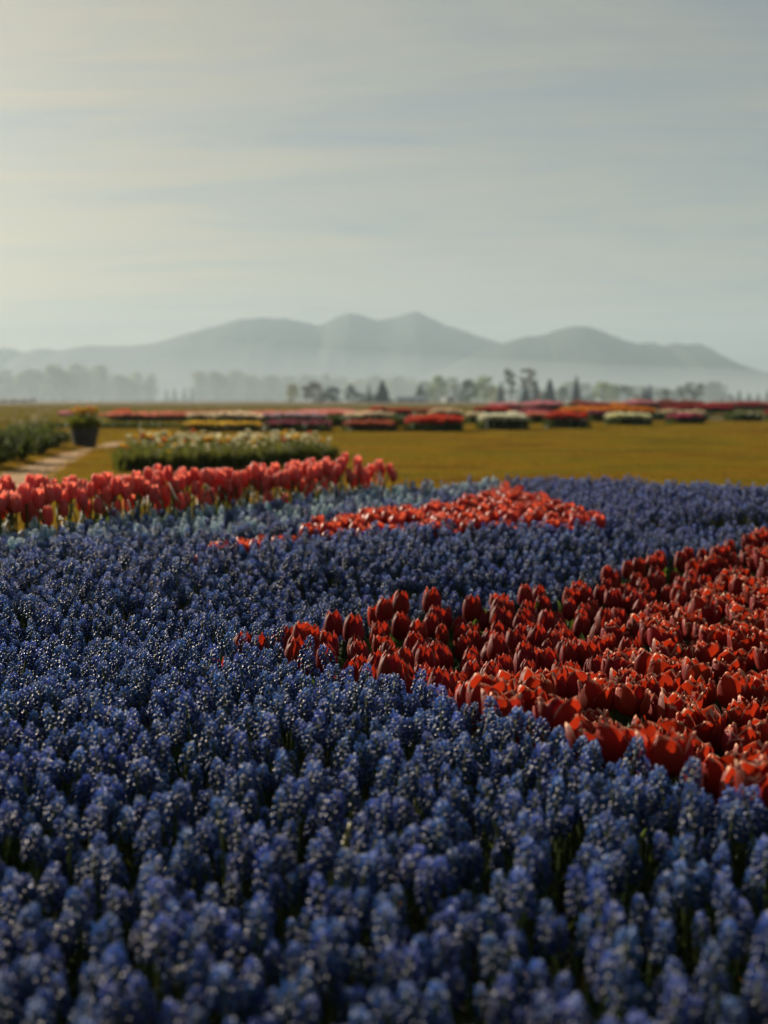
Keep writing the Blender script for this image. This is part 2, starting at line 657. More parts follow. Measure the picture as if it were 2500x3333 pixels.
ridge('mountain_range', [(-900, 1180), (-600, 1130), (-350, 1095), (-150, 1105), (0, 1125), (60, 1135), (90, 1145), (150, 1130), (210, 1135), (300, 1120),
                         (420, 1123), (500, 1116), (560, 1100), (640, 1076), (720, 1055), (790, 1036), (850, 1028), (920, 1030), (970, 1040),
                         (1030, 1055), (1060, 1050), (1095, 1026), (1140, 1012), (1180, 1020), (1230, 1035), (1290, 1025), (1355, 1006), (1400, 1028),
                         (1440, 1050), (1500, 1070), (1560, 1092), (1625, 1113), (1720, 1150), (1850, 1200), (2050, 1290), (2100, 1303)], 3500, 620, 1.7,
      'hazy blue forested mountain ridge with twin peaks on the horizon')
ridge('mountain_range', [(1180, 1303), (1300, 1262), (1420, 1205), (1540, 1150), (1640, 1112), (1700, 1094), (1760, 1086), (1820, 1067), (1870, 1058),
                         (1920, 1065), (1960, 1080), (2010, 1100), (2060, 1115), (2110, 1113), (2150, 1125), (2180, 1113), (2220, 1118), (2265, 1116),
                         (2300, 1130), (2340, 1160), (2380, 1180), (2440, 1200), (2500, 1212), (2650, 1228), (2900, 1215), (3200, 1260), (3400, 1303)], 2950, 520, 5.1,
      'darker teal forested mountain with one rounded summit and a bumpy shoulder')

# ------------------------------------------------------------------ haze in the air, mist bank over the far meadows
k = NT('haze')
pv = k.n('ShaderNodeVolumePrincipled')
pv.inputs['Density'].default_value = 0.00030
pv.inputs['Color'].default_value = (0.55, 0.71, 0.83, 1)
pv.inputs['Anisotropy'].default_value = 0.1
k.l(pv.outputs[0], k.out.inputs['Volume'])
mb = MB()
mb.box((0, 2150, 117), (5200, 4700, 240))
kind(link('haze', mb.mesh('haze', [k.m], False)), 'stuff', 'pale morning haze filling the whole valley air', 'haze')

k = NT('mist')
pv = k.n('ShaderNodeVolumePrincipled')
pv.inputs['Density'].default_value = 0.00046
pv.inputs['Color'].default_value = (0.72, 0.84, 0.92, 1)
pv.inputs['Anisotropy'].default_value = 0.1
k.l(pv.outputs[0], k.out.inputs['Volume'])
mb = MB()
vv, ff = [], []
nu, nvv = 120, 16
for j in range(nvv + 1):
    t = j / nvv
    rr = (1 - t) ** 2.2 * 0.999 + 0.001
    for i in range(nu):
        a_ = 2 * math.pi * i / nu
        vv.append((1900 * rr * math.cos(a_), 900 * rr * math.sin(a_), 105 * t))
for j in range(nvv):
    for i in range(nu):
        ff.append((j * nu + i, j * nu + (i + 1) % nu, (j + 1) * nu + (i + 1) % nu, (j + 1) * nu + i))
ff.append(tuple(reversed(range(nu))))
ff.append(tuple(range(nvv * nu, (nvv + 1) * nu)))
mb.add(vv, ff)
o = link('mist', mb.mesh('mist', [k.m], True), loc=(-350, 1690, 0.9))
kind(o, 'stuff', 'low white mist bank lying at the foot of the mountains', 'mist')


# ------------------------------------------------------------------ instancing for what nobody could count
def scatter(name, P, ROT, SC, VI, meshes, label, cat):
    col = bpy.data.collections.new(name + '_kinds')
    for i, me in enumerate(meshes):
        col.objects.link(bpy.data.objects.new('%s_%02d' % (name, i), me))
    me = bpy.data.meshes.new(name)
    n = len(P)
    me.vertices.add(n)
    me.vertices.foreach_set('co', np.asarray(P, np.float32).ravel())
    for nm, ty, key, d in (('rot', 'FLOAT_VECTOR', 'vector', ROT), ('sc', 'FLOAT_VECTOR', 'vector', SC), ('vi', 'INT', 'value', VI)):
        at = me.attributes.new(nm, ty, 'POINT')
        at.data.foreach_set(key, np.asarray(d, np.int32 if ty == 'INT' else np.float32).ravel())
    o = link(name, me)
    g = bpy.data.node_groups.new(name + '_scatter', 'GeometryNodeTree')
    g.interface.new_socket('Geometry', in_out='INPUT', socket_type='NodeSocketGeometry')
    g.interface.new_socket('Geometry', in_out='OUTPUT', socket_type='NodeSocketGeometry')
    gi, go = g.nodes.new('NodeGroupInput'), g.nodes.new('NodeGroupOutput')
    ci = g.nodes.new('GeometryNodeCollectionInfo')
    ci.inputs['Collection'].default_value = col
    ci.inputs['Separate Children'].default_value = True
    ci.inputs['Reset Children'].default_value = True
    ip = g.nodes.new('GeometryNodeInstanceOnPoints')
    ip.inputs['Pick Instance'].default_value = True

    def na(nm, dt):
        a = g.nodes.new('GeometryNodeInputNamedAttribute')
        a.data_type = dt
        a.inputs['Name'].default_value = nm
        return a.outputs['Attribute']
    e2r = g.nodes.new('FunctionNodeEulerToRotation')
    g.links.new(na('rot', 'FLOAT_VECTOR'), e2r.inputs[0])
    g.links.new(gi.outputs[0], ip.inputs['Points'])
    g.links.new(ci.outputs[0], ip.inputs['Instance'])
    g.links.new(na('vi', 'INT'), ip.inputs['Instance Index'])
    g.links.new(e2r.outputs[0], ip.inputs['Rotation'])
    g.links.new(na('sc', 'FLOAT_VECTOR'), ip.inputs['Scale'])
    g.links.new(ip.outputs[0], go.inputs[0])
    md = o.modifiers.new('scatter', 'NODES')
    md.node_group = g
    return kind(o, 'stuff', label, cat)


# ------------------------------------------------------------------ trees
def leaf_cloud(mb, c, r, n, size, rs, mat=0, flatten=1.0):
    """leaf-sized faces through a lumpy volume"""
    for _ in range(n):
        d = Vector((rs.gauss(0, 1), rs.gauss(0, 1), rs.gauss(0, 1))).normalized()
        rr = rs.random() ** 0.45
        p = Vector((c[0] + d.x * r[0] * rr, c[1] + d.y * r[1] * rr, c[2] + d.z * r[2] * rr))
        u = Vector((rs.gauss(0, 1), rs.gauss(0, 1), rs.gauss(0, 1) * flatten)).normalized()
        w = u.orthogonal().normalized()
        s = size * rs.uniform(0.6, 1.4)
        u *= s
        w *= s * 0.6
        mb.add([p - u, p + w, p + u, p - w], [(0, 1, 2, 3)], mat, rs.random())


def tree_meshes(style, seed):
    """unit-height tree: trunk mesh and crown mesh"""
    rs = random.Random(seed)
    t, c = MB(), MB()
    if style == 'conifer':
        t.tube([(0, 0, 0), (0.004, 0, 0.5), (0, 0, 0.97)], [0.022, 0.014, 0.003], 6)
        w = rs.uniform(0.17, 0.26)
        z = 0.05
        while z < 0.985:
            rr = w * (1 - z) ** 0.8 * rs.uniform(0.8, 1.12) + 0.008
            n = int(9 + 26 * (1 - z))
            for i in range(n):
                a = rs.uniform(0, 6.283)
                rl = rr * rs.uniform(0.45, 1.1)
                ca, sa = math.cos(a), math.sin(a)
                b = Vector((ca * rl * 0.15, sa * rl * 0.15, z + 0.02))
                e = Vector((ca * rl, sa * rl, z - rl * 0.30 + rs.uniform(-0.015, 0.015)))
                m = (b + e) / 2 + Vector((0, 0, 0.012))
                s = Vector((-sa, ca, rs.uniform(-0.4, 0.4))) * (0.022 + rl * 0.17)
                c.add([b, m - s, e, m + s], [(0, 1, 2, 3)], 0, rs.random())
            z += 0.022 + 0.012 * rs.random()
    elif style in ('poplar', 'round', 'bushy'):
        wid = {'poplar': 0.20, 'round': 0.36, 'bushy': 0.52}[style]
        z0 = {'poplar': 0.06, 'round': 0.03, 'bushy': 0.0}[style]
        top = [(0, 0, 0), (0.01, 0.01, 0.35), (-0.01, 0, 0.65), (0, 0, 0.92)]
        t.tube(top, [0.026, 0.02, 0.012, 0.004], 7)
        for i in range(9):
            a = rs.uniform(0, 6.283)
            z = rs.uniform(0.22, 0.7)
            L = wid * rs.uniform(0.5, 0.95)
            t.tube([(0, 0, z), (math.cos(a) * L * 0.5, math.sin(a) * L * 0.5, z + 0.09), (math.cos(a) * L, math.sin(a) * L, z + 0.2)], [0.01, 0.007, 0.002], 5)
        for i in range(26 if style != 'poplar' else 32):
            z = rs.uniform(z0 + 0.04, 0.93)
            q = (z - z0) / (1 - z0)
            env = wid * (math.sin(math.pi * min(1, q * 0.86 + 0.13)) ** 0.55)
            a = rs.uniform(0, 6.283)
            rr = env * rs.uniform(0.2, 0.8)
            cs = rs.uniform(0.06, 0.11)
            leaf_cloud(c, (math.cos(a) * rr, math.sin(a) * rr, min(z, 0.99 - cs)), (cs * 1.15, cs * 1.15, cs * 1.5), 75, 0.026, rs)
    elif style == 'wispy':
        t.tube([(0, 0, 0), (0.015, 0, 0.4), (-0.01, 0.01, 0.7), (0.01, 0, 0.98)], [0.02, 0.015, 0.009, 0.002], 6)
        for i in range(22):
            a = rs.uniform(0, 6.283)
            z = rs.uniform(0.25, 0.9)
            L = 0.17 * rs.uniform(0.5, 1)
            e = (math.cos(a) * L, math.sin(a) * L, z + 0.10)
            t.tube([(0, 0, z), (e[0] * 0.5, e[1] * 0.5, z + 0.06), e], [0.006, 0.004, 0.001], 4)
            leaf_cloud(c, (e[0], e[1], e[2] - 0.01), (0.06, 0.06, 0.055), 60, 0.024, rs)
    return t, c


k = NT('bark')
M['bark'] = k.surf(k.mix(k.noise(6, 4), (0.05, 0.04, 0.03), (0.10, 0.085, 0.065)), 0.9, 0.2)


def foliage_mat(name, c0, c1, tr, tf=0.35):
    k = NT(name)
    return k.surf(k.vary(k.mix(k.tone(), c0, c1), 0.15, 0.01), 0.75, 0.08, trans=tr, tfac=tf)


M['fol_dark'] = foliage_mat('conifer_needles', (0.010, 0.028, 0.020), (0.025, 0.048, 0.030), (0.03, 0.05, 0.02), 0.15)
M['fol_spring'] = foliage_mat('spring_leaves', (0.12, 0.17, 0.04), (0.20, 0.25, 0.06), (0.34, 0.40, 0.09))
M['fol_yellow'] = foliage_mat('young_yellow_leaves', (0.17, 0.18, 0.04), (0.26, 0.25, 0.06), (0.40, 0.38, 0.08))
M['fol_brown'] = foliage_mat('bronze_leaves', (0.085, 0.070, 0.035), (0.14, 0.11, 0.055), (0.2, 0.15, 0.05))
M['fol_green'] = foliage_mat('mid_green_leaves', (0.035, 0.065, 0.028), (0.07, 0.10, 0.04), (0.12, 0.17, 0.05))
TREES = {}
for st, n in (('conifer', 3), ('poplar', 4), ('round', 3), ('bushy', 2), ('wispy', 2)):
    TREES[st] = [tuple(m for m in tree_meshes(st, 11 + i * 7 + len(st))) for i in range(n)]
TM = {}


def plant_tree(name, label, style, var, px, wpx, topy, dist, fol, group=None, widen=1.0):
    key = (style, var, fol)
    if key not in TM:
        t, c = TREES[style][var]
        TM[key] = (t.mesh('trunk_' + style, [M['bark']]), c.mesh('crown_' + style, [M[fol]], False))
    h = (HOR - topy) / FPX * dist + HC
    w = wpx / FPX * dist
    nat = {'conifer': 0.44, 'poplar': 0.46, 'round': 0.78, 'bushy': 1.12, 'wispy': 0.44}[style] * h
    s = w / nat * widen
    e = link(name, None, loc=(at_dist(px, dist), dist, -0.05), rot=(0, 0, random.uniform(0, 6.28)), scale=(h * s, h * s, h))
    link('trunk', TM[key][0], e)
    link('crown', TM[key][1], e)
    return tag(e, label, 'tree', group)


# far cottonwoods in the mist
far = [(-60, 110, 1190), (25, 95, 1196), (105, 105, 1190), (180, 100, 1186), (262, 95, 1187), (335, 70, 1197), (405, 80, 1206), (452, 75, 1206), (495, 62, 1214),
       (655, 85, 1211), (712, 80, 1209), (772, 85, 1212), (830, 80, 1214), (885, 85, 1218), (945, 80, 1217), (1005, 85, 1222), (1065, 80, 1224),
       (1110, 75, 1217), (1165, 85, 1224), (1225, 85, 1221), (1290, 85, 1226), (1340, 70, 1236), (1395, 70, 1243)]
far += [(x + 38, w * 0.8, t + 20) for x, w, t in far if x not in (495, 1395)]
for i, (x, w, t) in enumerate(far):
    where = 'left block' if x < 560 else 'middle stretch'
    plant_tree('cottonwood_tree', 'tall pale cottonwood fading into mist, in the %s of the far tree line' % where, 'poplar', i % 4, x, w * (1.02 + 0.25 * ((i * 29) % 7) / 7), t + 20 * ((i * 53) % 11) / 11 - 8,
               1640 + 200 * ((i * 37) % 10) / 10, 'fol_spring' if i % 3 else 'fol_yellow',
               'misty cottonwoods, ' + where)
for i, (x, w, t) in enumerate([(546, 30, 1264), (572, 32, 1262), (603, 34, 1260), (628, 30, 1268)]):
    plant_tree('fir_tree', 'small pale fir in the misty gap between the two cottonwood blocks', 'conifer', i % 3, x, w, t, 1500, 'fol_dark', 'firs in the misty gap')
mid = [  # px, width, top, distance, style, variant, foliage, label
    (955, 44, 1256, 760, 'round', 0, 'fol_yellow', 'small yellow-green tree beside the rounded bronze tree'),
    (1022, 98, 1249, 720, 'bushy', 0, 'fol_brown', 'broad rounded bronze-brown tree on the horizon'),
    (1083, 52, 1264, 690, 'round', 1, 'fol_dark', 'short dark tree touching the bronze tree'),
    (1141, 40, 1257, 690, 'round', 2, 'fol_dark', 'blunt dark evergreen between short dark tree and low scrub'),
    (1176, 52, 1284, 680, 'bushy', 1, 'fol_dark', 'low dark scrub bush between two dark evergreens'),
    (1201, 20, 1254, 700, 'conifer', 0, 'fol_dark', 'very thin dark spire tree behind the low scrub'),
    (1214, 55, 1284, 690, 'bushy', 0, 'fol_green', 'low scrub at the foot of the broad dark fir'),
    (1245, 58, 1243, 650, 'conifer', 1, 'fol_dark', 'broad dark pointed fir beside the low grey barn'),
    (1367, 52, 1256, 900, 'conifer', 2, 'fol_green', 'hazy dark fir standing behind the low grey barn'),
    (1395, 50, 1275, 950, 'bushy', 0, 'fol_green', 'hazy low shrub mass behind the barn'),
    (1428, 66, 1228, 1010, 'round', 0, 'fol_spring', 'pale rounded spring tree left of the white gabled house'),
    (1474, 40, 1234, 1080, 'wispy', 0, 'fol_yellow', 'thin pale wispy tree above the white gabled house'),
    (1497, 46, 1275, 900, 'bushy', 1, 'fol_green', 'low grey-green bush right beside the white gabled house'),
    (1524, 52, 1240, 820, 'round', 1, 'fol_green', 'dark blunt green tree right of the white gabled house'),
    (1577, 74, 1230, 900, 'round', 2, 'fol_spring', 'big soft yellow-green tree in the middle of the tree line'),
    (1628, 30, 1246, 860, 'conifer', 0, 'fol_dark', 'narrow dark fir behind the golden willow bush'),
    (1618, 70, 1272, 760, 'bushy', 1, 'fol_yellow', 'golden olive willow bush low on the horizon'),
    (1661, 44, 1208, 820, 'wispy', 1, 'fol_green', 'tall top-heavy green tree, the tallest of the tree line'),
    (1720, 56, 1206, 1000, 'wispy', 0, 'fol_brown', 'thin half-bare tree with see-through crown'),
    (1708, 38, 1258, 740, 'conifer', 1, 'fol_dark', 'dark fir at the foot of the half-bare tree'),
    (1744, 38, 1250, 780, 'conifer', 2, 'fol_dark', 'second dark fir, right below the half-bare crown'),
    (1762, 40, 1283, 760, 'bushy', 0, 'fol_brown', 'low bronze bush between two dark firs'),
    (1787, 56, 1239, 700, 'conifer', 0, 'fol_dark', 'broad dark fir with blunt pointed top'),
    (1830, 40, 1264, 1000, 'round', 0, 'fol_green', 'small pale tree between broad fir and slim fir'),
    (1873, 36, 1229, 690, 'conifer', 1, 'fol_dark', 'slim tall dark fir standing alone'),
    (1918, 46, 1284, 900, 'bushy', 1, 'fol_green', 'low rounded bush right of the slim tall fir'),
    (1957, 60, 1249, 1000, 'round', 1, 'fol_spring', 'pale rounded tree, first of a hazy pair'),
    (1990, 48, 1257, 980, 'round', 2, 'fol_spring', 'pale rounded tree, second of a hazy pair'),
    (2040, 56, 1261, 1080, 'wispy', 1, 'fol_green', 'faint wispy tree right of the hazy pair'),
    (2093, 30, 1267, 760, 'conifer', 2, 'fol_dark', 'small dark fir beside an equal taller-tipped fir'),
    (2110, 30, 1257, 780, 'conifer', 0, 'fol_dark', 'small dark fir with the thin taller tip'),
    (2070, 34, 1288, 760, 'bushy', 0, 'fol_brown', 'low brown bush left of the two small firs'),
    (2162, 66, 1273, 720, 'bushy', 1, 'fol_green', 'domed olive tree above the pink flower bed'),
    (2252, 84, 1251, 760, 'bushy', 0, 'fol_green', 'large round grey-green tree at the end of the tree line'),
    (2212, 40, 1262, 950, 'wispy', 0, 'fol_green', 'thin pale tree behind the large round tree'),
]
for x, w, t, d, st, v, fl, lb in mid:
    plant_tree({'conifer': 'fir_tree', 'round': 'leafy_tree', 'bushy': 'bushy_tree', 'wispy': 'wispy_tree'}[st], lb, st, v, x, w * (1.15 if st == 'wispy' else 1.4), t - 6, d * (0.78 if fl in ('fol_dark', 'fol_green', 'fol_brown') else 0.95), fl)
for i in range(19):
    x = 1380 + i * 51 + (i * 37) % 23
    plant_tree('leafy_tree', 'pale hazy tree in the belt behind the dark firs and rounded trees', 'round' if i % 3 else 'poplar', i % 3, x, 84 + (i * 13) % 34,
               1242 + (i * 29) % 26, 1350, 'fol_spring' if i % 2 else 'fol_green', 'hazy trees behind the tree line')
for i, (x, w, t) in enumerate([(2345, 34, 1287), (2375, 40, 1281), (2400, 40, 1268), (2432, 40, 1277), (2462, 34, 1280), (2492, 32, 1266), (2530, 50, 1260), (2590, 60, 1265)]):
    plant_tree('fir_tree', 'pale distant fir in the low clump beyond the end of the tree line', 'conifer', i % 3, x, w, t, 1100, 'fol_dark', 'distant firs at the right edge')

# ------------------------------------------------------------------ far buildings
M['white_wall'] = NT('white_boards').surf((0.68, 0.66, 0.60), 0.7, 0.3)
M['grey_wall'] = NT('grey_boards').surf((0.22, 0.25, 0.27), 0.7, 0.3)
M['roof'] = NT('pale_roof').surf((0.52, 0.50, 0.46), 0.7, 0.3)
M['roof_b'] = NT('blue_grey_roof').surf((0.22, 0.27, 0.30), 0.6, 0.4)
M['glass'] = NT('dark_glass').surf((0.02, 0.025, 0.03), 0.15, 0.5)


def house(name, label, px0, px1, topy, eave, dist, wall, roof, axis='y'):
    x0, x1 = at_dist(px0, dist), at_dist(px1, dist)
    h = (HOR - topy) / FPX * dist + HC
    he = (HOR - eave) / FPX * dist + HC
    w, dp = (x1 - x0) / 2, 5.0
    e = link(name, None, loc=((x0 + x1) / 2, dist, -0.02))
    mb = MB()
    if axis == 'y':      # gable faces the camera
        pr = [(-w, 0), (w, 0), (w, he), (0, h - 0.1), (-w, he)]
        mb.add([(a, -dp, b) for a, b in pr] + [(a, dp, b) for a, b in pr],
               [(0, 1, 2, 3, 4), (9, 8, 7, 6, 5), (0, 5, 6, 1), (1, 6, 7, 2), (0, 4, 9, 5)])
        rf = MB()
        for s in (-1, 1):
            a, b = (s * (w + 0.3), he - 0.15), (0, h)
            rf.add([(a[0], -dp - .3, a[1]), (b[0], -dp - .3, b[1]), (b[0], dp + .3, b[1]), (a[0], dp + .3, a[1]),
                    (a[0], -dp - .3, a[1] + .15), (b[0], -dp - .3, b[1] + .15), (b[0], dp + .3, b[1] + .15), (a[0], dp + .3, a[1] + .15)],
                   [(0, 1, 2, 3), (7, 6, 5, 4), (0, 4, 5, 1), (3, 2, 6, 7), (0, 3, 7, 4)])
    else:                # long side faces the camera
        mb.box((0, 0, he / 2), (2 * w, 2 * dp, he))
        mb.add([(-w, -dp, he), (-w, dp, he), (-w, 0, h - .1), (w, -dp, he), (w, dp, he), (w, 0, h - .1)], [(0, 2, 1), (3, 4, 5)])
        rf = MB()
        for s in (-1, 1):
            rf.add([(-w - .3, s * (dp + .4), he - .1), (w + .3, s * (dp + .4), he - .1), (w + .3, 0, h), (-w - .3, 0, h),
                    (-w - .3, s * (dp + .4), he + .05), (w + .3, s * (dp + .4), he + .05), (w + .3, 0, h + .15), (-w - .3, 0, h + .15)],
                   [(0, 1, 2, 3), (7, 6, 5, 4), (0, 4, 5, 1), (0, 3, 7, 4), (1, 5, 6, 2)])
    link('wall', mb.mesh(name + '_wall', [wall], False), e)
    link('roof', rf.mesh(name + '_roof', [roof], False), e)
    wn = MB()
    wn.box((0, 0, 0), (1.0, 0.1, 1.2))
    wm = wn.mesh('window', [M['glass']], False)
    n = max(1, int(w / 2.2))
    for i in range(n):
        link('window', wm, e, loc=((i + 0.5) / n * 2 * w - w, -dp - 0.03, he * 0.5))
    return tag(e, label, 'building')


house('farmhouse', 'small white gabled house among pale trees', 1446, 1478, 1289, 1297, 600, M['white_wall'], M['roof'])
house('barn', 'long low blue-grey roofed barn beside the broad dark fir', 1290, 1385, 1290, 1297, 660, M['grey_wall'], M['roof_b'], 'x')
house('shed', 'tiny white shed in front of the bronze-brown tree', 1043, 1060, 1292, 1298, 630, M['white_wall'], M['roof'])
house('greenhouse', 'long low white greenhouse at the far left of the field', -160, 112, 1297, 1300, 636, M['white_wall'], M['roof'], 'x')

# ------------------------------------------------------------------ far flower beds
def head_np(n, rs, h, r, positions, zt):
    """little six sided cups: V, F"""
    ang = np.arange(6) * math.pi / 3
    prof = [(0.30, 0.0), (1.0, 0.45), (0.95, 1.0)]
    ring = np.concatenate([np.stack([np.cos(ang) * p[0], np.sin(ang) * p[0], np.full(6, p[1])], 1) for p in prof])  # 18
    quads = [(i * 6 + j, i * 6 + (j + 1) % 6, (i + 1) * 6 + (j + 1) % 6, (i + 1) * 6 + j) for i in range(2) for j in range(6)]
    s = rs.uniform(0.8, 1.2, (n, 1, 1))
    V = ring[None] * np.array([r, r, h])[None, None] * s
    V = V + np.concatenate([positions, zt[:, None]], 1)[:, None, :]
    F = np.array(quads)[None] + (np.arange(n) * 18)[:, None, None]
    return V.reshape(-1, 3), F.reshape(-1, 4)


def blades_np(n, rs, pos, h, w, lean=0.35):
    a = rs.uniform(0, 6.283, n)
    l = rs.uniform(0.1, lean, n) * h
    hh = h * rs.uniform(0.65, 1.1, n)
    d = np.stack([np.cos(a), np.sin(a)], 1)
    s = np.stack([-np.sin(a), np.cos(a)], 1) * w
    P0 = pos
    v0 = np.concatenate([P0 - s * 0.6, np.zeros((n, 1))], 1)
    v1 = np.concatenate([P0 + s * 0.6, np.zeros((n, 1))], 1)
    v2 = np.concatenate([P0 + d * (l * 0.4)[:, None] + s, (hh * 0.55)[:, None]], 1)
    v3 = np.concatenate([P0 + d * (l * 0.4)[:, None] - s, (hh * 0.55)[:, None]], 1)
    v4 = np.concatenate([P0 + d * l[:, None] + s * 0.1, hh[:, None]], 1)
    v5 = np.concatenate([P0 + d * l[:, None] - s * 0.1, hh[:, None]], 1)
    V = np.stack([v0, v1, v2, v3, v4, v5], 1).reshape(-1, 3)
    b = (np.arange(n) * 6)[:, None, None]
    F = (np.array([(0, 1, 2, 3), (3, 2, 4, 5)])[None] + b).reshape(-1, 4)
    return V, F


def blossom_mat(name, c, c2):
    k = NT(name)
    col = k.mix(k.math('FRACT', k.math('MULTIPLY', k.tone(), 7.0)), c, c2)
    return k.surf(col, 0.6, 0.3, trans=k.mix(0.5, col, tuple(min(1, x * 1.8) for x in c)), tfac=0.52)


BC = {
    'red': ((0.42, 0.030, 0.016), (0.58, 0.075, 0.030)), 'orange_red': ((0.58, 0.06, 0.012), (0.62, 0.10, 0.02)), 'crimson': ((0.26, 0.012, 0.020), (0.40, 0.03, 0.03)),
    'magenta': ((0.30, 0.035, 0.085), (0.42, 0.08, 0.14)), 'purple': ((0.15, 0.03, 0.06), (0.27, 0.06, 0.09)), 'pink': ((0.56, 0.20, 0.24), (0.62, 0.32, 0.34)),
    'salmon': ((0.58, 0.18, 0.12), (0.66, 0.32, 0.22)), 'cream': ((0.66, 0.56, 0.38), (0.70, 0.46, 0.34)), 'white': ((0.70, 0.68, 0.52), (0.60, 0.58, 0.36)),
    'yellow': ((0.50, 0.31, 0.03), (0.55, 0.40, 0.07)), 'amber': ((0.62, 0.23, 0.012), (0.58, 0.14, 0.015)), 'brown_red': ((0.26, 0.06, 0.03), (0.36, 0.10, 0.05)),
    'lavender': ((0.42, 0.30, 0.36), (0.52, 0.40, 0.40)), 'ivory': ((0.66, 0.62, 0.36), (0.72, 0.70, 0.50)),
}
BC = {n: tuple(tuple(min(0.85, v * 0.9) for v in c) for c in cc) for n, cc in BC.items()}
BM = {n: blossom_mat(n + '_blossom', *c) for n, c in BC.items()}
k = NT('bed_leaves')
M['bedleaf'] = k.surf(k.mix(k.tone(), (0.020, 0.040, 0.012), (0.045, 0.068, 0.018)), 0.5, 0.4, trans=(0.10, 0.14, 0.02), tfac=0.25)
bed_n = [0]


def far_bed(label, x0, x1, topy, basey, colour, H=None, depth=None, D=None, cover=1.0):
    """one oblong planting: leaves below, blossoms on top"""
    bed_n[0] += 1
    rs = np.random.default_rng(100 + bed_n[0])
    if D is None:
        D = HC * FPX / (basey - HOR)
    if H is None:
        H = HC - (topy - HOR) / FPX * (D + 0.3)
    w = (x1 - x0) / FPX * D
    cx = at_dist((x0 + x1) / 2, D)
    dp = depth or min(max(0.9, w * 0.55), 3.2)
    n = int(min(1500, max(150, w * dp * 115)))
    P = []
    while len(P) < n:
        u, v = rs.uniform(-1, 1), rs.uniform(-1, 1)
        if abs(u) ** 2.6 + abs(v) ** 2.6 < 1:
            P.append((u * w / 2, dp / 2 + v * dp / 2))
    P = np.array(P)
    dome = 1 - 0.16 * (np.abs(P[:, 0] / (w / 2)) ** 3) - 0.10 * np.abs((P[:, 1] - dp / 2) / (dp / 2)) ** 3
    dome *= 1 + 0.16 * np.array([mnoise.noise(Vector((p[0] * 2.1, p[1] * 2.1, bed_n[0] * 3.7))) for p in P])
    e = link('flower_bed', None, loc=(cx, D, 0.0))
    nb = int(n * 3.2)
    idx = rs.integers(0, n, nb)
    pb = P[idx] + rs.normal(0, 0.05, (nb, 2))
    V, F = blades_np(nb, rs, pb, H * 0.86, 0.022)
    V[:, 2] *= np.repeat(dome[idx], 6)
    o = link('foliage', mesh_np('bed_foliage', V, F, [M['bedleaf']], tone=np.repeat(rs.random(nb), 6)), e)
    o['kind'] = 'stuff'
    if colour:
        hh = 0.095
        zt = (H - hh) * dome * rs.uniform(0.74, 1.05, n)
        m = int(n * cover)
        V, F = head_np(m, rs, hh, 0.044, P[:m], zt[:m])
        o = link('blossoms', mesh_np('bed_blossoms', V, F, [BM[colour]], tone=np.repeat(rs.random(m), 18)), e)
        o['kind'] = 'stuff'
    return tag(e, label, 'flower bed', 'flower beds beyond the lawn')


B = far_bed
# nearest row, left to right
B('long dark green leafy bed running behind the barrel planter', 150, 592, 1369, 1400, None, depth=1.3)
B('yellow tulip bed with dark green leaves, right of the long leafy bed', 590, 842, 1372, 1411, 'yellow', depth=1.4, cover=0.5)
B('dark purple-red tulip bed right beside the yellow bed', 846, 1072, 1369, 1412, 'purple', depth=1.5, cover=0.5)
B('low brick-red tulip bed between the purple bed and the coral bed', 1112, 1288, 1369, 1411, 'brown_red', depth=1.2)
B('bright coral-red tulip bed left of the white bed', 1320, 1514, 1354, 1411, 'red', depth=1.5)
B('creamy white tulip bed, the larger of two white ones', 1560, 1720, 1345, 1406, 'white', depth=1.4)
B('red tulip bed between the two white beds', 1780, 1918, 1342, 1401, 'red', depth=1.3)
B('ivory white domed tulip bed, the smaller of two white ones', 1982, 2128, 1344, 1391, 'ivory', depth=1.4)
B('small magenta-pink tulip bed on the open lawn', 2182, 2298, 1347, 1386, 'magenta', depth=1.2)
B('plain dark green bed without flowers near the edge of the lawn', 2382, 2486, 1330, 1378, None, depth=1.6)
B('crimson bed at the far right edge of the lawn', 2505, 2640, 1332, 1374, 'crimson', depth=1.6)
# second row and beyond
B('cream-pink row behind the yellow bed', 596, 850, 1358, 1388, 'cream', depth=1.6, H=0.42, cover=0.5)
B('pale lavender row behind the purple bed', 840, 1060, 1362, 1384, 'lavender', depth=1.2, H=0.38, cover=0.5)
B('salmon-pink row behind the long leafy bed', 300, 640, 1354, 1378, 'salmon', depth=1.6, H=0.36, cover=0.5)
B('small pink patch left of the barrel planter', 188, 232, 1352, 1375, 'pink', H=0.38)
B('small orange-red patch in the salmon row', 368, 422, 1345, 1368, 'orange_red', H=0.40)
B('long salmon and pink tulip row in front of the olive field', 760, 1240, 1344, 1372, 'salmon', depth=3.0, H=0.37, cover=0.5)
B('pink tulip row at the end of the long salmon row', 960, 1150, 1339, 1362, 'pink', depth=2.6, H=0.37, cover=0.5)
B('rusty red row at the edge of the olive field', 560, 790, 1341, 1360, 'brown_red', depth=2.4, H=0.30, cover=0.6)
B('dark leafy bed between the purple and brick-red beds', 1070, 1128, 1360, 1396, None, H=0.42)
B('cream row behind the brick-red bed', 1120, 1284, 1352, 1386, 'cream', H=0.42)
B('dark leafy bed between the brick-red and coral beds', 1276, 1326, 1360, 1393, None, H=0.40)
B('glowing orange-red patch with the highest blooms in its row', 1202, 1256, 1328, 1362, 'orange_red', H=0.47)
B('scarlet strip right of the glowing orange-red patch', 1250, 1340, 1340, 1360, 'red', H=0.40)
B('peach and cream bed behind the coral-red bed', 1392, 1502, 1337, 1368, 'cream', H=0.42)
B('dark crimson row behind the peach bed', 1300, 1500, 1332, 1356, 'brown_red', depth=3, H=0.36)
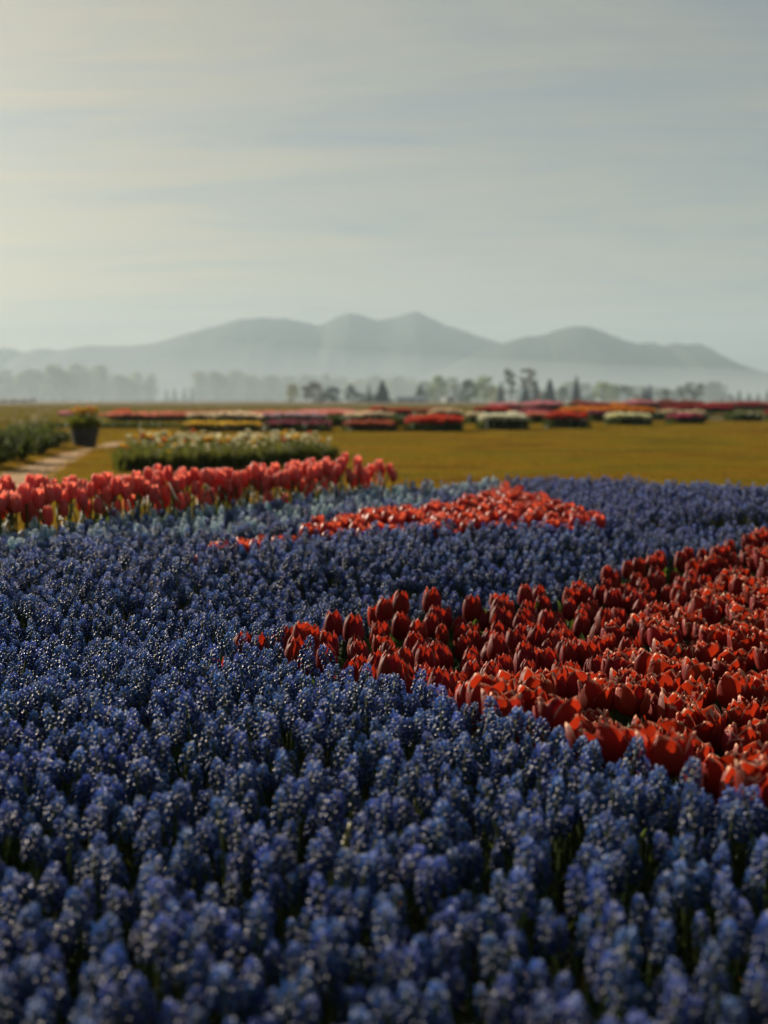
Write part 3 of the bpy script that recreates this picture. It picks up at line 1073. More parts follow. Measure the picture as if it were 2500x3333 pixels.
B('leafy bed with few cream flowers left of the larger white bed', 1515, 1575, 1352, 1386, 'cream', H=0.40, cover=0.25)
B('scarlet bed behind the larger white bed', 1542, 1672, 1326, 1366, 'red', H=0.50)
B('rosy row low on the horizon left of the lilac-pink bed', 1590, 1712, 1312, 1345, 'pink', depth=3, H=0.60)
B('lilac-pink domed bed high on the horizon above the white bed', 1712, 1842, 1308, 1348, 'pink', depth=4, H=0.68)
B('magenta row behind the gap right of the larger white bed', 1668, 1802, 1340, 1366, 'magenta', depth=2, H=0.40)
B('peach-topped dark bed in the gap right of the larger white bed', 1712, 1790, 1352, 1384, 'salmon', H=0.40)
B('long amber-orange tulip row behind the red and ivory beds', 1836, 2146, 1327, 1370, 'amber', depth=2.6, H=0.50)
B('dark magenta bed between the red and ivory beds', 1918, 1990, 1345, 1380, 'purple', H=0.42)
B('small orange domed bed on the horizon by the slim fir', 1868, 1928, 1307, 1342, 'brown_red', depth=4, H=0.70)
B('maroon row on the horizon left of the rose-pink bed', 1900, 2000, 1315, 1343, 'crimson', depth=4, H=0.60)
B('orange tinted row beside the maroon row', 1985, 2050, 1313, 1343, 'amber', depth=4, H=0.60)
B('rose-pink bed on the horizon below the domed olive tree', 2044, 2152, 1303, 1342, 'pink', depth=4, H=0.73)
B('brick-red bed on the horizon below the large round tree', 2150, 2302, 1303, 1342, 'brown_red', depth=4, H=0.73)
B('crimson row behind the magenta-pink bed', 2160, 2400, 1322, 1356, 'crimson', depth=2.4, H=0.52)
B('green bed with sparse blooms behind the magenta-pink bed', 2130, 2310, 1338, 1368, 'cream', depth=1.6, H=0.40, cover=0.15)
B('tawny bed on the horizon above the plain green bed', 2420, 2500, 1308, 1345, 'brown_red', depth=4, H=0.66)
B('faded red row running off the right edge on the horizon', 2290, 2600, 1311, 1346, 'crimson', depth=4, H=0.62)

# ------------------------------------------------------------------ lawn grass and field crop (uncountable)
k = NT('grass_blade')
gp = k.n('ShaderNodeNewGeometry').outputs['Position']
gm = k.n('ShaderNodeMapping')
gm.inputs['Scale'].default_value = (0.20, 0.40, 1)
k.l(gp, gm.inputs[0])
gn = k.n('ShaderNodeTexNoise')
gn.inputs['Scale'].default_value = 1.5
gn.inputs['Detail'].default_value = 8
k.l(gm.outputs[0], gn.inputs['Vector'])
gc = k.ramp(gn.outputs[0], [(0.36, (0.055, 0.062, 0.006)), (0.45, (0.17, 0.150, 0.009)), (0.53, (0.26, 0.155, 0.009)), (0.62, (0.12, 0.055, 0.006))])
M['grass'] = k.surf(k.vary(gc, 0.35, 0.02), 0.8, 0.08, trans=k.mix(0.5, gc, (0.42, 0.27, 0.03)), tfac=0.4)
k = NT('crop_leaf')
M['crop'] = k.surf(k.vary(k.mix(k.tone(), (0.055, 0.055, 0.015), (0.11, 0.085, 0.025)), 0.35, 0.04), 0.6, 0.3, trans=(0.22, 0.18, 0.03), tfac=0.35)


def tuft(seed, n, spread, h, w, mat):
    rs = np.random.default_rng(seed)
    V, F = blades_np(n, rs, rs.normal(0, spread, (n, 2)), h, w, 0.7)
    return mesh_np('tuft', V, F, [mat], tone=np.repeat(rs.random(n), 6))


tufts = [tuft(i, 46, 0.055, 0.032, 0.0022, M['grass']) for i in range(4)]
P = []
while len(P) < 60000:
    y = 7.5 + 41 * rng.random() ** 1.35
    x = rng.uniform(-0.34, 0.34) * y
    if y < bed_back(x) + 0.08:
        continue
    if in_poly(x, y, pe):
        continue
    P.append((x, y, 0.0))
n = len(P)
yy = np.array([p[1] for p in P])
sc = np.repeat(rng.uniform(0.7, 1.3, (n, 1)), 3, 1) * (0.75 + yy[:, None] / 22)
sc[:, 2] *= 0.75
scatter('grass', P, np.c_[np.zeros((n, 2)), rng.uniform(0, 6.28, n)], sc, rng.integers(0, 4, n), tufts, 'short golden-green mown grass of the lawn', 'grass')
crops = [tuft(50 + i, 30, 0.20, 0.20, 0.02, M['crop']) for i in range(3)]
P = []
while len(P) < 9000:
    y = 34 + 150 * rng.random() ** 1.4
    x = rng.uniform(-0.36, 0.34) * y
    if y < 64 and x > -0.135 * y:
        continue
    if y < 64 and not (y > 40 and x < -0.2 * y):
        continue
    y = round(y / 0.8) * 0.8 + rng.normal(0, 0.08)
    P.append((x, y, 0))
n = len(P)
scatter('field_crop_foliage', P, np.c_[np.zeros((n, 2)), rng.uniform(0, 6.28, n)], np.repeat(rng.uniform(0.7, 1.4, (n, 1)), 3, 1), rng.integers(0, 3, n), crops,
        'low olive-brown crop rows of the field before the trees', 'crop')

# ------------------------------------------------------------------ barrel planter with yellow flowers
k = NT('weathered_oak')
M['oak'] = k.surf(k.mix(k.noise(14, 5, stretch=(1, 1, 0.12)), (0.030, 0.030, 0.030), (0.075, 0.068, 0.06)), 0.75, 0.3)
k = NT('hoop_iron')
M['hoop'] = k.surf((0.05, 0.048, 0.046), 0.55, 0.5)
pb = ground_pt(277, 1457)
pl = link('barrel_planter', None, loc=(pb.x, pb.y, 0.006))
tag(pl, 'dark wooden half-barrel planter standing where the sandy path bends', 'planter')
NS = 18
prof = [(0.168, 0), (0.190, 0.10), (0.210, 0.20), (0.224, 0.27), (0.232, 0.325)]
mb = MB()
da = math.pi / NS * 0.955
vv, ff = [], []
for r_, z_ in prof:
    for rr in (r_, r_ - 0.02):
        for s in (-1, 1):
            vv.append((rr * math.cos(s * da), rr * math.sin(s * da), z_))
for i in range(len(prof) - 1):
    a_, b_ = i * 4, i * 4 + 4
    ff += [(a_, a_ + 1, b_ + 1, b_), (a_ + 2, b_ + 2, b_ + 3, a_ + 3), (a_, b_, b_ + 2, a_ + 2), (a_ + 1, a_ + 3, b_ + 3, b_ + 1)]
ff += [(0, 2, 3, 1), (16, 17, 19, 18)]
mb.add(vv, ff)
sm = mb.mesh('stave', [M['oak']], False)
for i in range(NS):
    link('stave', sm, pl, rot=(0, 0, 2 * math.pi * i / NS))
for z_, r_ in ((0.07, 0.186), (0.225, 0.2175)):
    mb = MB()
    N_ = 36
    for q, (dr, dz) in enumerate(((0.0, -0.016), (0.004, 0.016))):
        mb.v += [((r_ + dr) * math.cos(2 * math.pi * i / N_), (r_ + dr) * math.sin(2 * math.pi * i / N_), z_ + dz) for i in range(N_)]
        mb.a += [0] * N_
    mb.f += [(i, (i + 1) % N_, N_ + (i + 1) % N_, N_ + i) for i in range(N_)]
    mb.m += [0] * N_
    link('hoop', mb.mesh('hoop', [M['hoop']]), pl)
mb = MB()
mb.v = [(0.20 * math.cos(2 * math.pi * i / 24), 0.20 * math.sin(2 * math.pi * i / 24), 0.285) for i in range(24)]
mb.a = [0] * 24
mb.f = [tuple(range(24))]
mb.m = [0]
link('soil', mb.mesh('planter_soil', [M['soil']], False), pl)


def petal_pts(R_, H_, ang, prof_t, prof_r, wid_t, wid_a, ns=4, nt_=7, tilt=0.0, wave=0.0, rs=None, curl=0.06):
    """a curved petal facing +X: verts, faces, tone (1 at the pale edge)"""
    V, T = [], []
    ph = rs.uniform(0, 6.28) if rs else 0
    for j in range(nt_ + 1):
        t = j / nt_
        r = R_ * interp(t, prof_t, prof_r)
        w = R(interp(t, wid_t, wid_a))
        for i in range(ns + 1):
            s = 2 * i / ns - 1
            a = s * w
            rr = r * (1 - curl * s * s) + wave * math.sin(3.1 * s * 2 + ph) * t * R_
            z = H_ * t * (1 - 0.05 * s * s * (t > 0.6)) + wave * 0.8 * R_ * math.sin(5 * s + ph * 2) * t
            V.append((rr * math.cos(a), rr * math.sin(a), z))
            T.append(max(abs(s) ** 5 * 0.8 * sstep(0.15, 0.7, t), sstep(0.80, 1.0, t)))
    Fc = [(j * (ns + 1) + i, j * (ns + 1) + i + 1, (j + 1) * (ns + 1) + i + 1, (j + 1) * (ns + 1) + i) for j in range(nt_) for i in range(ns)]
    if tilt:
        c_, s_ = math.cos(tilt), math.sin(tilt)
        V = [(x * c_ + z * s_, y, -x * s_ + z * c_) for x, y, z in V]
    return V, Fc, T


CL_T = [0, 0.10, 0.25, 0.45, 0.65, 0.82, 0.93, 1]
CL_R = [0.12, 0.62, 0.95, 1.0, 0.93, 0.79, 0.63, 0.46]
OP_R = [0.12, 0.60, 0.90, 1.0, 1.0, 0.96, 0.92, 0.88]
PT_R = [0.12, 0.60, 0.90, 1.0, 1.02, 1.0, 1.02, 1.08]
FL_R = [0.12, 0.60, 0.92, 1.05, 1.14, 1.26, 1.36, 1.46]
WD_T = [0, 0.12, 0.35, 0.6, 0.8, 0.92, 1]
WD_ROUND = [25, 50, 62, 60, 47, 30, 5]
WD_POINT = [22, 42, 47, 44, 34, 20, 3]
WD_DBL = [22, 46, 56, 56, 49, 34, 8]


def leaf_pts(L, W, bend, rs, n=6, fold=0.25):
    V, T = [], []
    for j in range(n + 1):
        t = j / n
        w = W * math.sin(math.pi * min(1, 0.10 + 0.9 * t)) ** 0.75 * (1 if t < 0.98 else 0.15)
        x = bend * L * t * t * 0.8 + 0.012
        z = L * (t - 0.18 * bend * t * t)
        for s in (-1, 0, 1):
            V.append((x - fold * w * (1 - abs(s)) * 0.8, s * w, z))
            T.append(t)
    Fc = [(j * 3 + i, j * 3 + i + 1, (j + 1) * 3 + i + 1, (j + 1) * 3 + i) for j in range(n) for i in (0, 1)]
    return V, Fc, T


def whole_flower(seed, petal_key, Hstem, R_, H_, n_pet, radii, widths, leaf_n=2, leafL=0.2, pet_mat=None, tilt=0.0):
    """a complete small flower in one mesh, for flowers too small to show parts"""
    rs = random.Random(seed)
    mb = MB()
    lx, ly = rs.gauss(0, 0.012), rs.gauss(0, 0.012)
    mb.tube([(0, 0, -0.01), (lx * 0.4, ly * 0.4, Hstem * 0.5), (lx, ly, Hstem)], 0.0032, 5, 1)
    for q in range(n_pet):
        a = 2 * math.pi * q / n_pet + rs.uniform(-0.15, 0.15)
        V, Fc, T = petal_pts(R_ * (1 - 0.10 * (q % 2)), H_ * rs.uniform(0.93, 1.05), 0, CL_T, radii, WD_T, widths, 3, 5, tilt, 0.02, rs)
        c_, s_ = math.cos(a), math.sin(a)
        mb.add([(x * c_ - y * s_ + lx, x * s_ + y * c_ + ly, z + Hstem) for x, y, z in V], Fc, 0, T)
    for q in range(leaf_n):
        a = rs.uniform(0, 6.28)
        V, Fc, T = leaf_pts(leafL * rs.uniform(0.7, 1.15), 0.014, rs.uniform(0.15, 0.6), rs, 4)
        c_, s_ = math.cos(a), math.sin(a)
        mb.add([(x * c_ - y * s_, x * s_ + y * c_, z - 0.01) for x, y, z in V], Fc, 2, T)
    return mb.mesh('flower', [pet_mat, M['stem'], M['tleaf']])


yfl = [whole_flower(300 + i, 0, 0.21 + 0.02 * i, 0.026, 0.05, 6, OP_R, WD_ROUND, 4, 0.2, M['yellow_f']) for i in range(3)]
ofl = [whole_flower(320 + i, 0, 0.22 + 0.03 * i, 0.026, 0.05, 6, OP_R, WD_ROUND, 4, 0.2, M['orange_f']) for i in range(2)]
for i in range(34):
    a = i * 2.39996
    r_ = 0.185 * math.sqrt((i + 0.5) / 34)
    me = ofl[i % 2] if i % 12 == 3 else yfl[i % 3]
    o = link('yellow_flower' if i % 12 != 3 else 'orange_flower', me, loc=(pb.x + r_ * math.cos(a), pb.y + r_ * math.sin(a), 0.29),
             rot=(r_ * 1.3 * math.sin(a) * -1, r_ * 1.3 * math.cos(a), random.uniform(0, 6.28)), scale=random.uniform(1.0, 1.35))
    if i % 12 != 3:
        tag(o, 'yellow flower growing in the dark half-barrel planter', 'flower', 'yellow flowers in the barrel planter')
    else:
        tag(o, 'orange flower among yellow ones in the half-barrel planter', 'flower', 'orange flowers in the barrel planter')

rs = random.Random(77)
mb = MB()
for i in range(340):
    a = rs.uniform(0, 6.28)
    rr = 0.25 * math.sqrt(rs.random())
    V, Fc, T = leaf_pts(rs.uniform(0.14, 0.30) * (1 - 0.3 * rr / 0.25), 0.012, rs.uniform(0.2, 1.2), rs, 4)
    b = a + rs.uniform(-0.8, 0.8)
    c_, s_ = math.cos(b), math.sin(b)
    mb.add([(x * c_ - y * s_ + rr * 0.75 * math.cos(a), x * s_ + y * c_ + rr * 0.75 * math.sin(a), z) for x, y, z in V], Fc, 0, rs.random())
M['planter_leaf'] = foliage_mat('planter_leaves', (0.06, 0.085, 0.014), (0.13, 0.15, 0.025), (0.36, 0.36, 0.03), 0.42)
o = link('planter_greenery', mb.mesh('planter_greenery', [M['planter_leaf']]), loc=(pb.x, pb.y, 0.285), scale=(1.2, 1.2, 1.15))
tag(o, 'bushy yellow-green foliage filling the dark half-barrel planter', 'plant')

# ------------------------------------------------------------------ leafy shrubs left of the path
M['shrub'] = foliage_mat('shrub_leaves', (0.025, 0.050, 0.010), (0.065, 0.095, 0.020), (0.18, 0.23, 0.025), 0.36)
shr = []
for sd in range(3):
    rs = random.Random(900 + sd)
    mb, tb = MB(), MB()
    for i in range(30):
        a = rs.uniform(0, 6.28)
        rr = 0.42 * math.sqrt(rs.random())
        top = 0.42 * (1 - 0.5 * (rr / 0.45) ** 2) * rs.uniform(0.75, 1.12)
        x, y = rr * math.cos(a), rr * math.sin(a)
        tb.tube([(x * 0.3, y * 0.3, -0.02), (x * 0.7, y * 0.7, top * 0.5), (x, y, top * 0.95)], [0.006, 0.004, 0.002], 4)
        for q in range(24):
            t = rs.uniform(0.15, 1.0)
            b = rs.uniform(0, 6.28)
            V, Fc, T = leaf_pts(rs.uniform(0.06, 0.12), rs.uniform(0.014, 0.024), rs.uniform(0.6, 1.3), rs, 3)
            c_, s_ = math.cos(b), math.sin(b)
            lean = rs.uniform(0.3, 1.1)
            cl, sl = math.cos(lean), math.sin(lean)
            W_ = []
            for p in V:
                xx, zz = p[0] * cl + p[2] * sl, -p[0] * sl + p[2] * cl
                W_.append((xx * c_ - p[1] * s_ + x * (0.35 + 0.65 * t), xx * s_ + p[1] * c_ + y * (0.35 + 0.65 * t), zz + top * t * 0.95))
            mb.add(W_, Fc, 0, rs.random())
    shr.append((tb.mesh('shrub_stems', [M['stem']]), mb.mesh('shrub_leaves', [M['shrub']])))
sh_lab = ['leafy green shrub cut off by the left edge beside the path', 'bushy green shrub nearest the sandy path', 'dense green shrub second along the path edge',
          'green shrub third along the path edge', 'small green shrub at the tip of the row, next to the planter', 'taller dark shrub behind the row left of the planter',
          'tallest shrub behind the row beside the planter', 'shrub at the back of the row near the left edge', 'olive shrub at the far left edge behind the others',
          'shrub filling the middle of the row beside the path', 'low shrub tucked in between the path and the back shrubs']
for i, (px, by, ty, wp) in enumerate([(-50, 1545, 1405, 230), (35, 1524, 1402, 200), (105, 1502, 1398, 170), (165, 1481, 1398, 140), (213, 1459, 1404, 90),
                                      (92, 1434, 1376, 120), (150, 1436, 1372, 110), (30, 1450, 1388, 130), (-60, 1470, 1384, 200), (60, 1480, 1392, 170), (125, 1462, 1388, 140)]):
    g = ground_pt(px - 18, by - 14)
    g.y += 0.3
    h = HC - (ty - HOR) / FPX * g.y
    w = wp / FPX * g.y
    e = link('leafy_shrub', None, loc=(g.x, g.y, 0), rot=(0, 0, i * 1.3), scale=(w / 0.9, w / 0.9, h / 0.35))
    t_, l_ = shr[i % 3]
    link('stems', t_, e)
    link('leaves', l_, e)['kind'] = 'stuff'
    tag(e, sh_lab[i], 'shrub', 'shrubs along the sandy path')

# ------------------------------------------------------------------ mixed white and yellow bed in the middle distance
MIX_POLY = [(-2.72, 14.6), (-1.6, 15.0), (-0.75, 17.6), (-0.62, 18.9), (-1.0, 19.7), (-3.35, 19.7), (-3.15, 17.4)]
M['mixleaf'] = foliage_mat('mixed_bed_leaves', (0.040, 0.055, 0.013), (0.085, 0.095, 0.020), (0.17, 0.18, 0.03), 0.32)
mixv = {}
for nm, mt in (('white', 'white_f'), ('yellow', 'yellow_f'), ('orange', 'orange_f')):
    mixv[nm] = [whole_flower(400 + i + len(nm) * 9, 0, 0.235 + 0.02 * i, 0.030, 0.052, 6, OP_R if i else FL_R, WD_ROUND, 4, 0.22, M[mt]) for i in range(3)]
leafv = []
for i in range(4):
    rs = random.Random(440 + i)
    mb = MB()
    for q in range(9):
        a = rs.uniform(0, 6.28)
        V, Fc, T = leaf_pts(0.23 * rs.uniform(0.7, 1.15), 0.015, rs.uniform(0.1, 0.7), rs, 4)
        c_, s_ = math.cos(a), math.sin(a)
        ox, oy = rs.gauss(0, 0.03), rs.gauss(0, 0.03)
        mb.add([(x * c_ - y * s_ + ox, x * s_ + y * c_ + oy, z - 0.01) for x, y, z in V], Fc, 0, T)
    leafv.append(mb.mesh('leaf_clump', [M['mixleaf']]))
P, cnt = [], 0
tries = 0
while cnt < 200 and tries < 20000:
    tries += 1
    x, y = rng.uniform(-3.7, -0.55), rng.uniform(14.5, 19.8)
    if not in_poly(x, y, MIX_POLY):
        continue
    # the flowers stand thicker towards the back
    if rng.random() > 0.25 + 0.75 * sstep(14.6, 17.5, y):
        continue
    c = rng.choice(['white'] * 8 + ['yellow'] * 3 + ['orange'])
    sc = rng.uniform(0.78, 1.2) * (1 - 0.25 * sstep(-1.2, -0.6, x))
    o = link(c + '_flower', mixv[c][int(rng.integers(0, 3))], loc=(x, y, 0), rot=(rng.normal(0, .08), rng.normal(0, .08), rng.uniform(0, 6.28)), scale=sc)
    tag(o, c + ' flower in the mixed bed behind the tall pink tulips', 'flower', c + ' flowers in the mixed bed')
    cnt += 1
n = 0
P = []
while len(P) < 2300:
    x, y = rng.uniform(-3.7, -0.55), rng.uniform(14.5, 19.8)
    if in_poly(x, y, MIX_POLY):
        P.append((x, y, 0))
n = len(P)
sx = np.array([0.95 - 0.3 * sstep(-1.2, -0.6, p[0]) for p in P])
scatter('mixed_bed_foliage', P, np.c_[rng.normal(0, .1, (n, 2)), rng.uniform(0, 6.28, n)], np.repeat((rng.uniform(0.9, 1.3, n) * sx)[:, None], 3, 1), rng.integers(0, 4, n),
        leafv, 'dense green leaves of the mixed white and yellow bed', 'foliage')

# ------------------------------------------------------------------ tulips
TL = [(lambda rs: leaf_pts(rs.uniform(0.9, 1.1), rs.uniform(0.14, 0.19), rs.uniform(0.15, 0.5), rs, 6))(random.Random(700 + i)) for i in range(4)]
LEAF_ME = []
for V, Fc, T in TL:
    mb = MB()
    mb.add(V, Fc, 0, T)
    LEAF_ME.append(mb.mesh('tulip_leaf', [M['tleaf']]))
STEM_ME = []
for i in range(3):
    mb = MB()
    b = (i - 1) * 0.05
    mb.tube([(0, 0, -0.04), (b * 0.5, 0, 0.3), (b * 0.8, b * 0.3, 0.7), (0, 0, 1.03)], [0.0042, 0.0040, 0.0038, 0.0040], 6)
    STEM_ME.append(mb.mesh('tulip_stem', [M['stem']]))
for me in STEM_ME:
    pass


def petal_me(mat, R_, H_, prof, wid, ns, nt_, seed, tilt=0.0, wave=0.03):
    rs = random.Random(seed)
    mb = MB()
    V, Fc, T = petal_pts(R_, H_, 0, CL_T, prof, WD_T, wid, ns, nt_, tilt, wave, rs)
    mb.add(V, Fc, 0, T)
    return mb.mesh('petal', [mat])


def petal_set(mat, R_, H_, seed, prof=CL_R, wid=WD_ROUND):
    out = [petal_me(mat, R_ * random.uniform(0.98, 1.04), H_ * random.uniform(0.94, 1.03), prof, wid, 4, 7, seed + i, 0.0, 0.03) for i in range(4)]
    inn = [petal_me(mat, R_ * 0.90, H_ * random.uniform(0.95, 1.04), prof, wid, 4, 7, seed + 20 + i, 0.0, 0.03) for i in range(3)]
    return out, inn


RED_SET = petal_set(M['red'], 0.0245, 0.070, 10)
RED_OPEN = petal_set(M['red'], 0.026, 0.066, 50, OP_R)
PINK_SET = petal_set(M['pink'], 0.0268, 0.092, 90)
PINK_OPEN = petal_set(M['pink'], 0.0275, 0.088, 130, [r * 0.96 for r in OP_R])
DBL_OUT = [petal_me(M['red_double'], 0.033, 0.066 * random.uniform(0.85, 1.1), random.choice([OP_R, PT_R, OP_R]), WD_DBL, 4, 7, 170 + i, random.uniform(-0.04, 0.10), 0.07) for i in range(6)]
DBL_MID = [petal_me(M['red_double'], 0.024, 0.064 * random.uniform(0.85, 1.1), random.choice([OP_R, CL_R, OP_R]), WD_POINT, 4, 6, 190 + i, random.uniform(-0.03, 0.12), 0.10) for i in range(6)]
DBL_INN = [petal_me(M['red_double'], 0.014, 0.060 * random.uniform(0.85, 1.05), random.choice([OP_R, CL_R]), WD_POINT, 3, 5, 210 + i, random.uniform(-0.03, 0.08), 0.09) for i in range(5)]


def tulip(name, x, y, z0, height, sets, label, group, scale=1.0, nleaf=2, lean=0.06, leaf_len=None, head_h=0.06):
    """root at the base; stem, petals, leaves as parts"""
    root = link(name, None, loc=(x, y, z0), rot=(random.gauss(0, lean), random.gauss(0, lean), random.uniform(0, 6.28)))
    hs = height - head_h * scale
    link('stem', random.choice(STEM_ME), root, scale=(1, 1, hs))
    if sets == 'double':
        for lst, nn, off in ((DBL_OUT, 6, 0), (DBL_MID, 5, 0.6), (DBL_INN, 4, 0.2)):
            for q in range(nn):
                s = scale * random.uniform(0.92, 1.08)
                link('petal', random.choice(lst), root, loc=(0, 0, hs), rot=(random.gauss(0, .05), random.gauss(0, .06), off + 2 * math.pi * q / nn + random.uniform(-.2, .2)), scale=s)
    else:
        out, inn = sets
        for q in range(3):
            a = 2 * math.pi * q / 3 + random.uniform(-.12, .12)
            link('petal', random.choice(out), root, loc=(0, 0, hs), rot=(random.gauss(0, .03), random.gauss(0, .03), a), scale=scale)
            link('petal', random.choice(inn), root, loc=(0, 0, hs), rot=(random.gauss(0, .03), random.gauss(0, .03), a + math.pi / 3), scale=scale)
    ll = leaf_len or height * 0.85
    a0 = random.uniform(0, 6.28)
    for q in range(nleaf):
        link('leaf', random.choice(LEAF_ME), root, rot=(0, 0, a0 + q * 2.4), scale=ll * random.uniform(0.75, 1.1))
    return tag(root, label, 'tulip', group)


def joined_head(mat, seed, R_, H_, hs, dbl=False):
    rs = random.Random(seed)
    mb = MB()
    mb.tube([(0, 0, -0.03), (0, 0, hs)], 0.004, 5, 1)
    npet = 12 if dbl else 6
    for q in range(npet):
        a = q * 2 * math.pi / (5 if dbl else 6) + rs.uniform(-.15, .15)
        rad = R_ * (1 - 0.28 * (q // 5)) if dbl else R_ * (1 - 0.09 * (q % 2))
        V, Fc, T = petal_pts(rad, H_ * rs.uniform(0.9, 1.06), 0, CL_T, rs.choice([OP_R, PT_R, CL_R]) if dbl else CL_R if rs.random() < 0.8 else OP_R, WD_T,
                             WD_POINT if dbl else WD_ROUND, 4, 5, 0, 0.04, rs)
        c_, s_ = math.cos(a), math.sin(a)
        mb.add([(px * c_ - py * s_, px * s_ + py * c_, pz + hs) for px, py, pz in V], Fc, 0, T)
    for q in range(2):
        a = rs.uniform(0, 6.28)
        V, Fc, T = leaf_pts(hs * 1.05, 0.02, rs.uniform(0.15, 0.5), rs, 4)
        c_, s_ = math.cos(a), math.sin(a)
        mb.add([(px * c_ - py * s_, px * s_ + py * c_, pz - 0.02) for px, py, pz in V], Fc, 2, T)
    return mb.mesh('tulip', [mat, M['stem'], M['tleaf']])


def grid_pts(x0, x1, y0, y1, step, jit, test):
    pts = []
    r = 0
    y = y0
    while y < y1:
        x = x0 + (step / 2 if r % 2 else 0)
        while x < x1:
            px = x + random.uniform(-jit, jit)
            py = y + random.uniform(-jit, jit)
            if test(px, py):
                pts.append((px, py))
            x += step
        y += step * 0.87
        r += 1
    return pts


# red bed: closed single tulips at the back and left, double ones at the right and front
tp = grid_pts(-0.8, 3.0, 1.5, 6.0, 0.052, 0.020, lambda x, y: in_poly(x, y, TULIP_POLY) and poly_dist(x, y, TULIP_POLY) > 0.012)
FRONT_EDGE = TULIP_POLY[15:]
BACK_EDGE = TULIP_POLY[:15]
seen, rest = [], []
for p in tp:
    (seen if in_view((p[0], p[1], 0.24), 70) else rest).append(p)
seen.sort(key=lambda p: p[1])
n_single = n_double = 0
placed = []
for (x, y) in seen:
    q = project((x, y, 0.26))
    z0 = bed_z(x, y)
    # double ones fill the right and the front
    f = (q[0] - 1560) / 500 + (q[1] - 2230) / 330
    dbl = f + random.gauss(0, 0.22) > 0.22
    front = 1 - sstep(0.05, 0.7, line_dist(x, y, FRONT_EDGE))
    gap = 0.069 if dbl else 0.050
    if any((x - a) ** 2 + (y - b) ** 2 < gap * gap for a, b in placed):
        continue
    placed.append((x, y))
    back_d = line_dist(x, y, BACK_EDGE)
    if q[0] < 1120:
        zs = 'at the pointed tip of the red bed'
    elif back_d < 0.13:
        zs = 'on the far rim of the red bed'
    elif line_dist(x, y, FRONT_EDGE) < 0.20:
        zs = 'on the near rim of the red bed'
    elif q[0] > 2150:
        zs = 'where the red bed leaves the picture'
    else:
        zs = 'in the middle of the red bed'
    if dbl and n_double < 200:
        n_double += 1
        tulip('double_tulip', x, y, z0, 0.190 + random.gauss(0, 0.014) + 0.045 * front, 'double',
              'double red tulip with cream-tipped petals ' + zs, 'double red tulips ' + zs, random.uniform(0.84, 1.06), 1, 0.08, 0.14, 0.058)
    elif n_single < 300:
        n_single += 1
        tulip('red_tulip', x, y, z0, 0.178 + random.gauss(0, 0.014) + 0.04 * front, RED_SET if random.random() < 0.85 else RED_OPEN,
              'closed dark red tulip ' + zs, 'closed red tulips ' + zs, random.uniform(0.82, 1.12), 2, 0.08, 0.15, 0.066)
    else:
        rest.append((x, y))
print('red tulips', n_single, n_double, len(rest))
rj = [joined_head(M['red_double'], 800 + i, 0.034, 0.062, 0.14, True) for i in range(3)] + [joined_head(M['red'], 820 + i, 0.025, 0.06, 0.13) for i in range(2)]
P = [(x, y, bed_z(x, y)) for x, y in rest]
n = len(P)
scatter('tulip_mass_foliage', P, np.c_[rng.normal(0, .06, (n, 2)), rng.uniform(0, 6.28, n)], np.repeat(rng.uniform(0.9, 1.1, (n, 1)), 3, 1), rng.integers(0, 5, n), rj,
        'mass of further red tulips where the near bed runs on', 'tulips')
# strays with a look of their own
for (px, py, lb, st, h) in ((706, 2092, 'single open red tulip alone among blue grape hyacinths, left of the red bed', RED_OPEN, 0.178),
                            (795, 2112, 'small red tulip half hidden behind a blue spike at the tip of the bed', RED_SET, 0.172),
                            (842, 2108, 'small red tulip just right of the half hidden one at the bed tip', RED_SET, 0.172),
                            (955, 2140, 'wide open red tulip glowing orange at the tip of the bed', (petal_set(M['red'], 0.030, 0.052, 250, FL_R)), 0.178)):
    g = ground_pt(px, py, 0.26)
    tulip('red_tulip', g.x, g.y, bed_z(g.x, g.y), h, st, lb, None, 1.0, 1, 0.02, 0.14, 0.056)

# coral stripe across the middle of the blue
cj = [joined_head(M['coral'], 840 + i, 0.026, 0.050, 0.135, i % 2 == 1) for i in range(6)]
sp = grid_pts(-1.0, 1.6, 4.2, 8.3, 0.066, 0.02, lambda x, y: in_poly(x, y, STRIPE_POLY))
random.shuffle(sp)
sp = [p for p in sp if in_view((p[0], p[1], 0.3), 10)]
keep = sorted(sp, key=lambda p: p[1])
print('stripe', len(keep))
for x, y in keep[:330]:
    q = project((x, y, TOPZ))
    o = link('coral_tulip', random.choice(cj), loc=(x, y, bed_z(x, y) - 0.01), rot=(random.gauss(0, .09), random.gauss(0, .09), random.uniform(0, 6.28)),
             scale=random.uniform(0.88, 1.16) * (1.05 if q[0] > 980 else 0.9))
    zs = 'slender left tail' if q[0] < 985 else 'middle' if q[0] < 1480 else 'broad right end'
    tag(o, 'short coral-red tulip in the %s of the stripe crossing the blue bed' % zs, 'tulip', 'coral tulips, ' + zs)
if len(keep) > 330:
    P = [(x, y, bed_z(x, y) - 0.01) for x, y in keep[330:]]
    n = len(P)
    scatter('coral_tulip_mass_foliage', P, np.c_[rng.normal(0, .09, (n, 2)), rng.uniform(0, 6.28, n)], np.repeat(rng.uniform(0.9, 1.15, (n, 1)), 3, 1), rng.integers(0, 6, n), cj,
            'coral-red tulips massed at the far end of the stripe', 'tulips')
for px, py in ((1762, 1608), (1775, 1612), (1952, 1664), (1880, 1650)):
    g = ground_pt(px, py, 0.32)
    o = link('coral_tulip', cj[0], loc=(g.x, g.y, bed_z(g.x, g.y)), rot=(0, 0.05, px), scale=1.18)
    tag(o, 'coral-red tulip straying right of the stripe into violet-blue grape hyacinths', 'tulip', 'stray coral tulips')

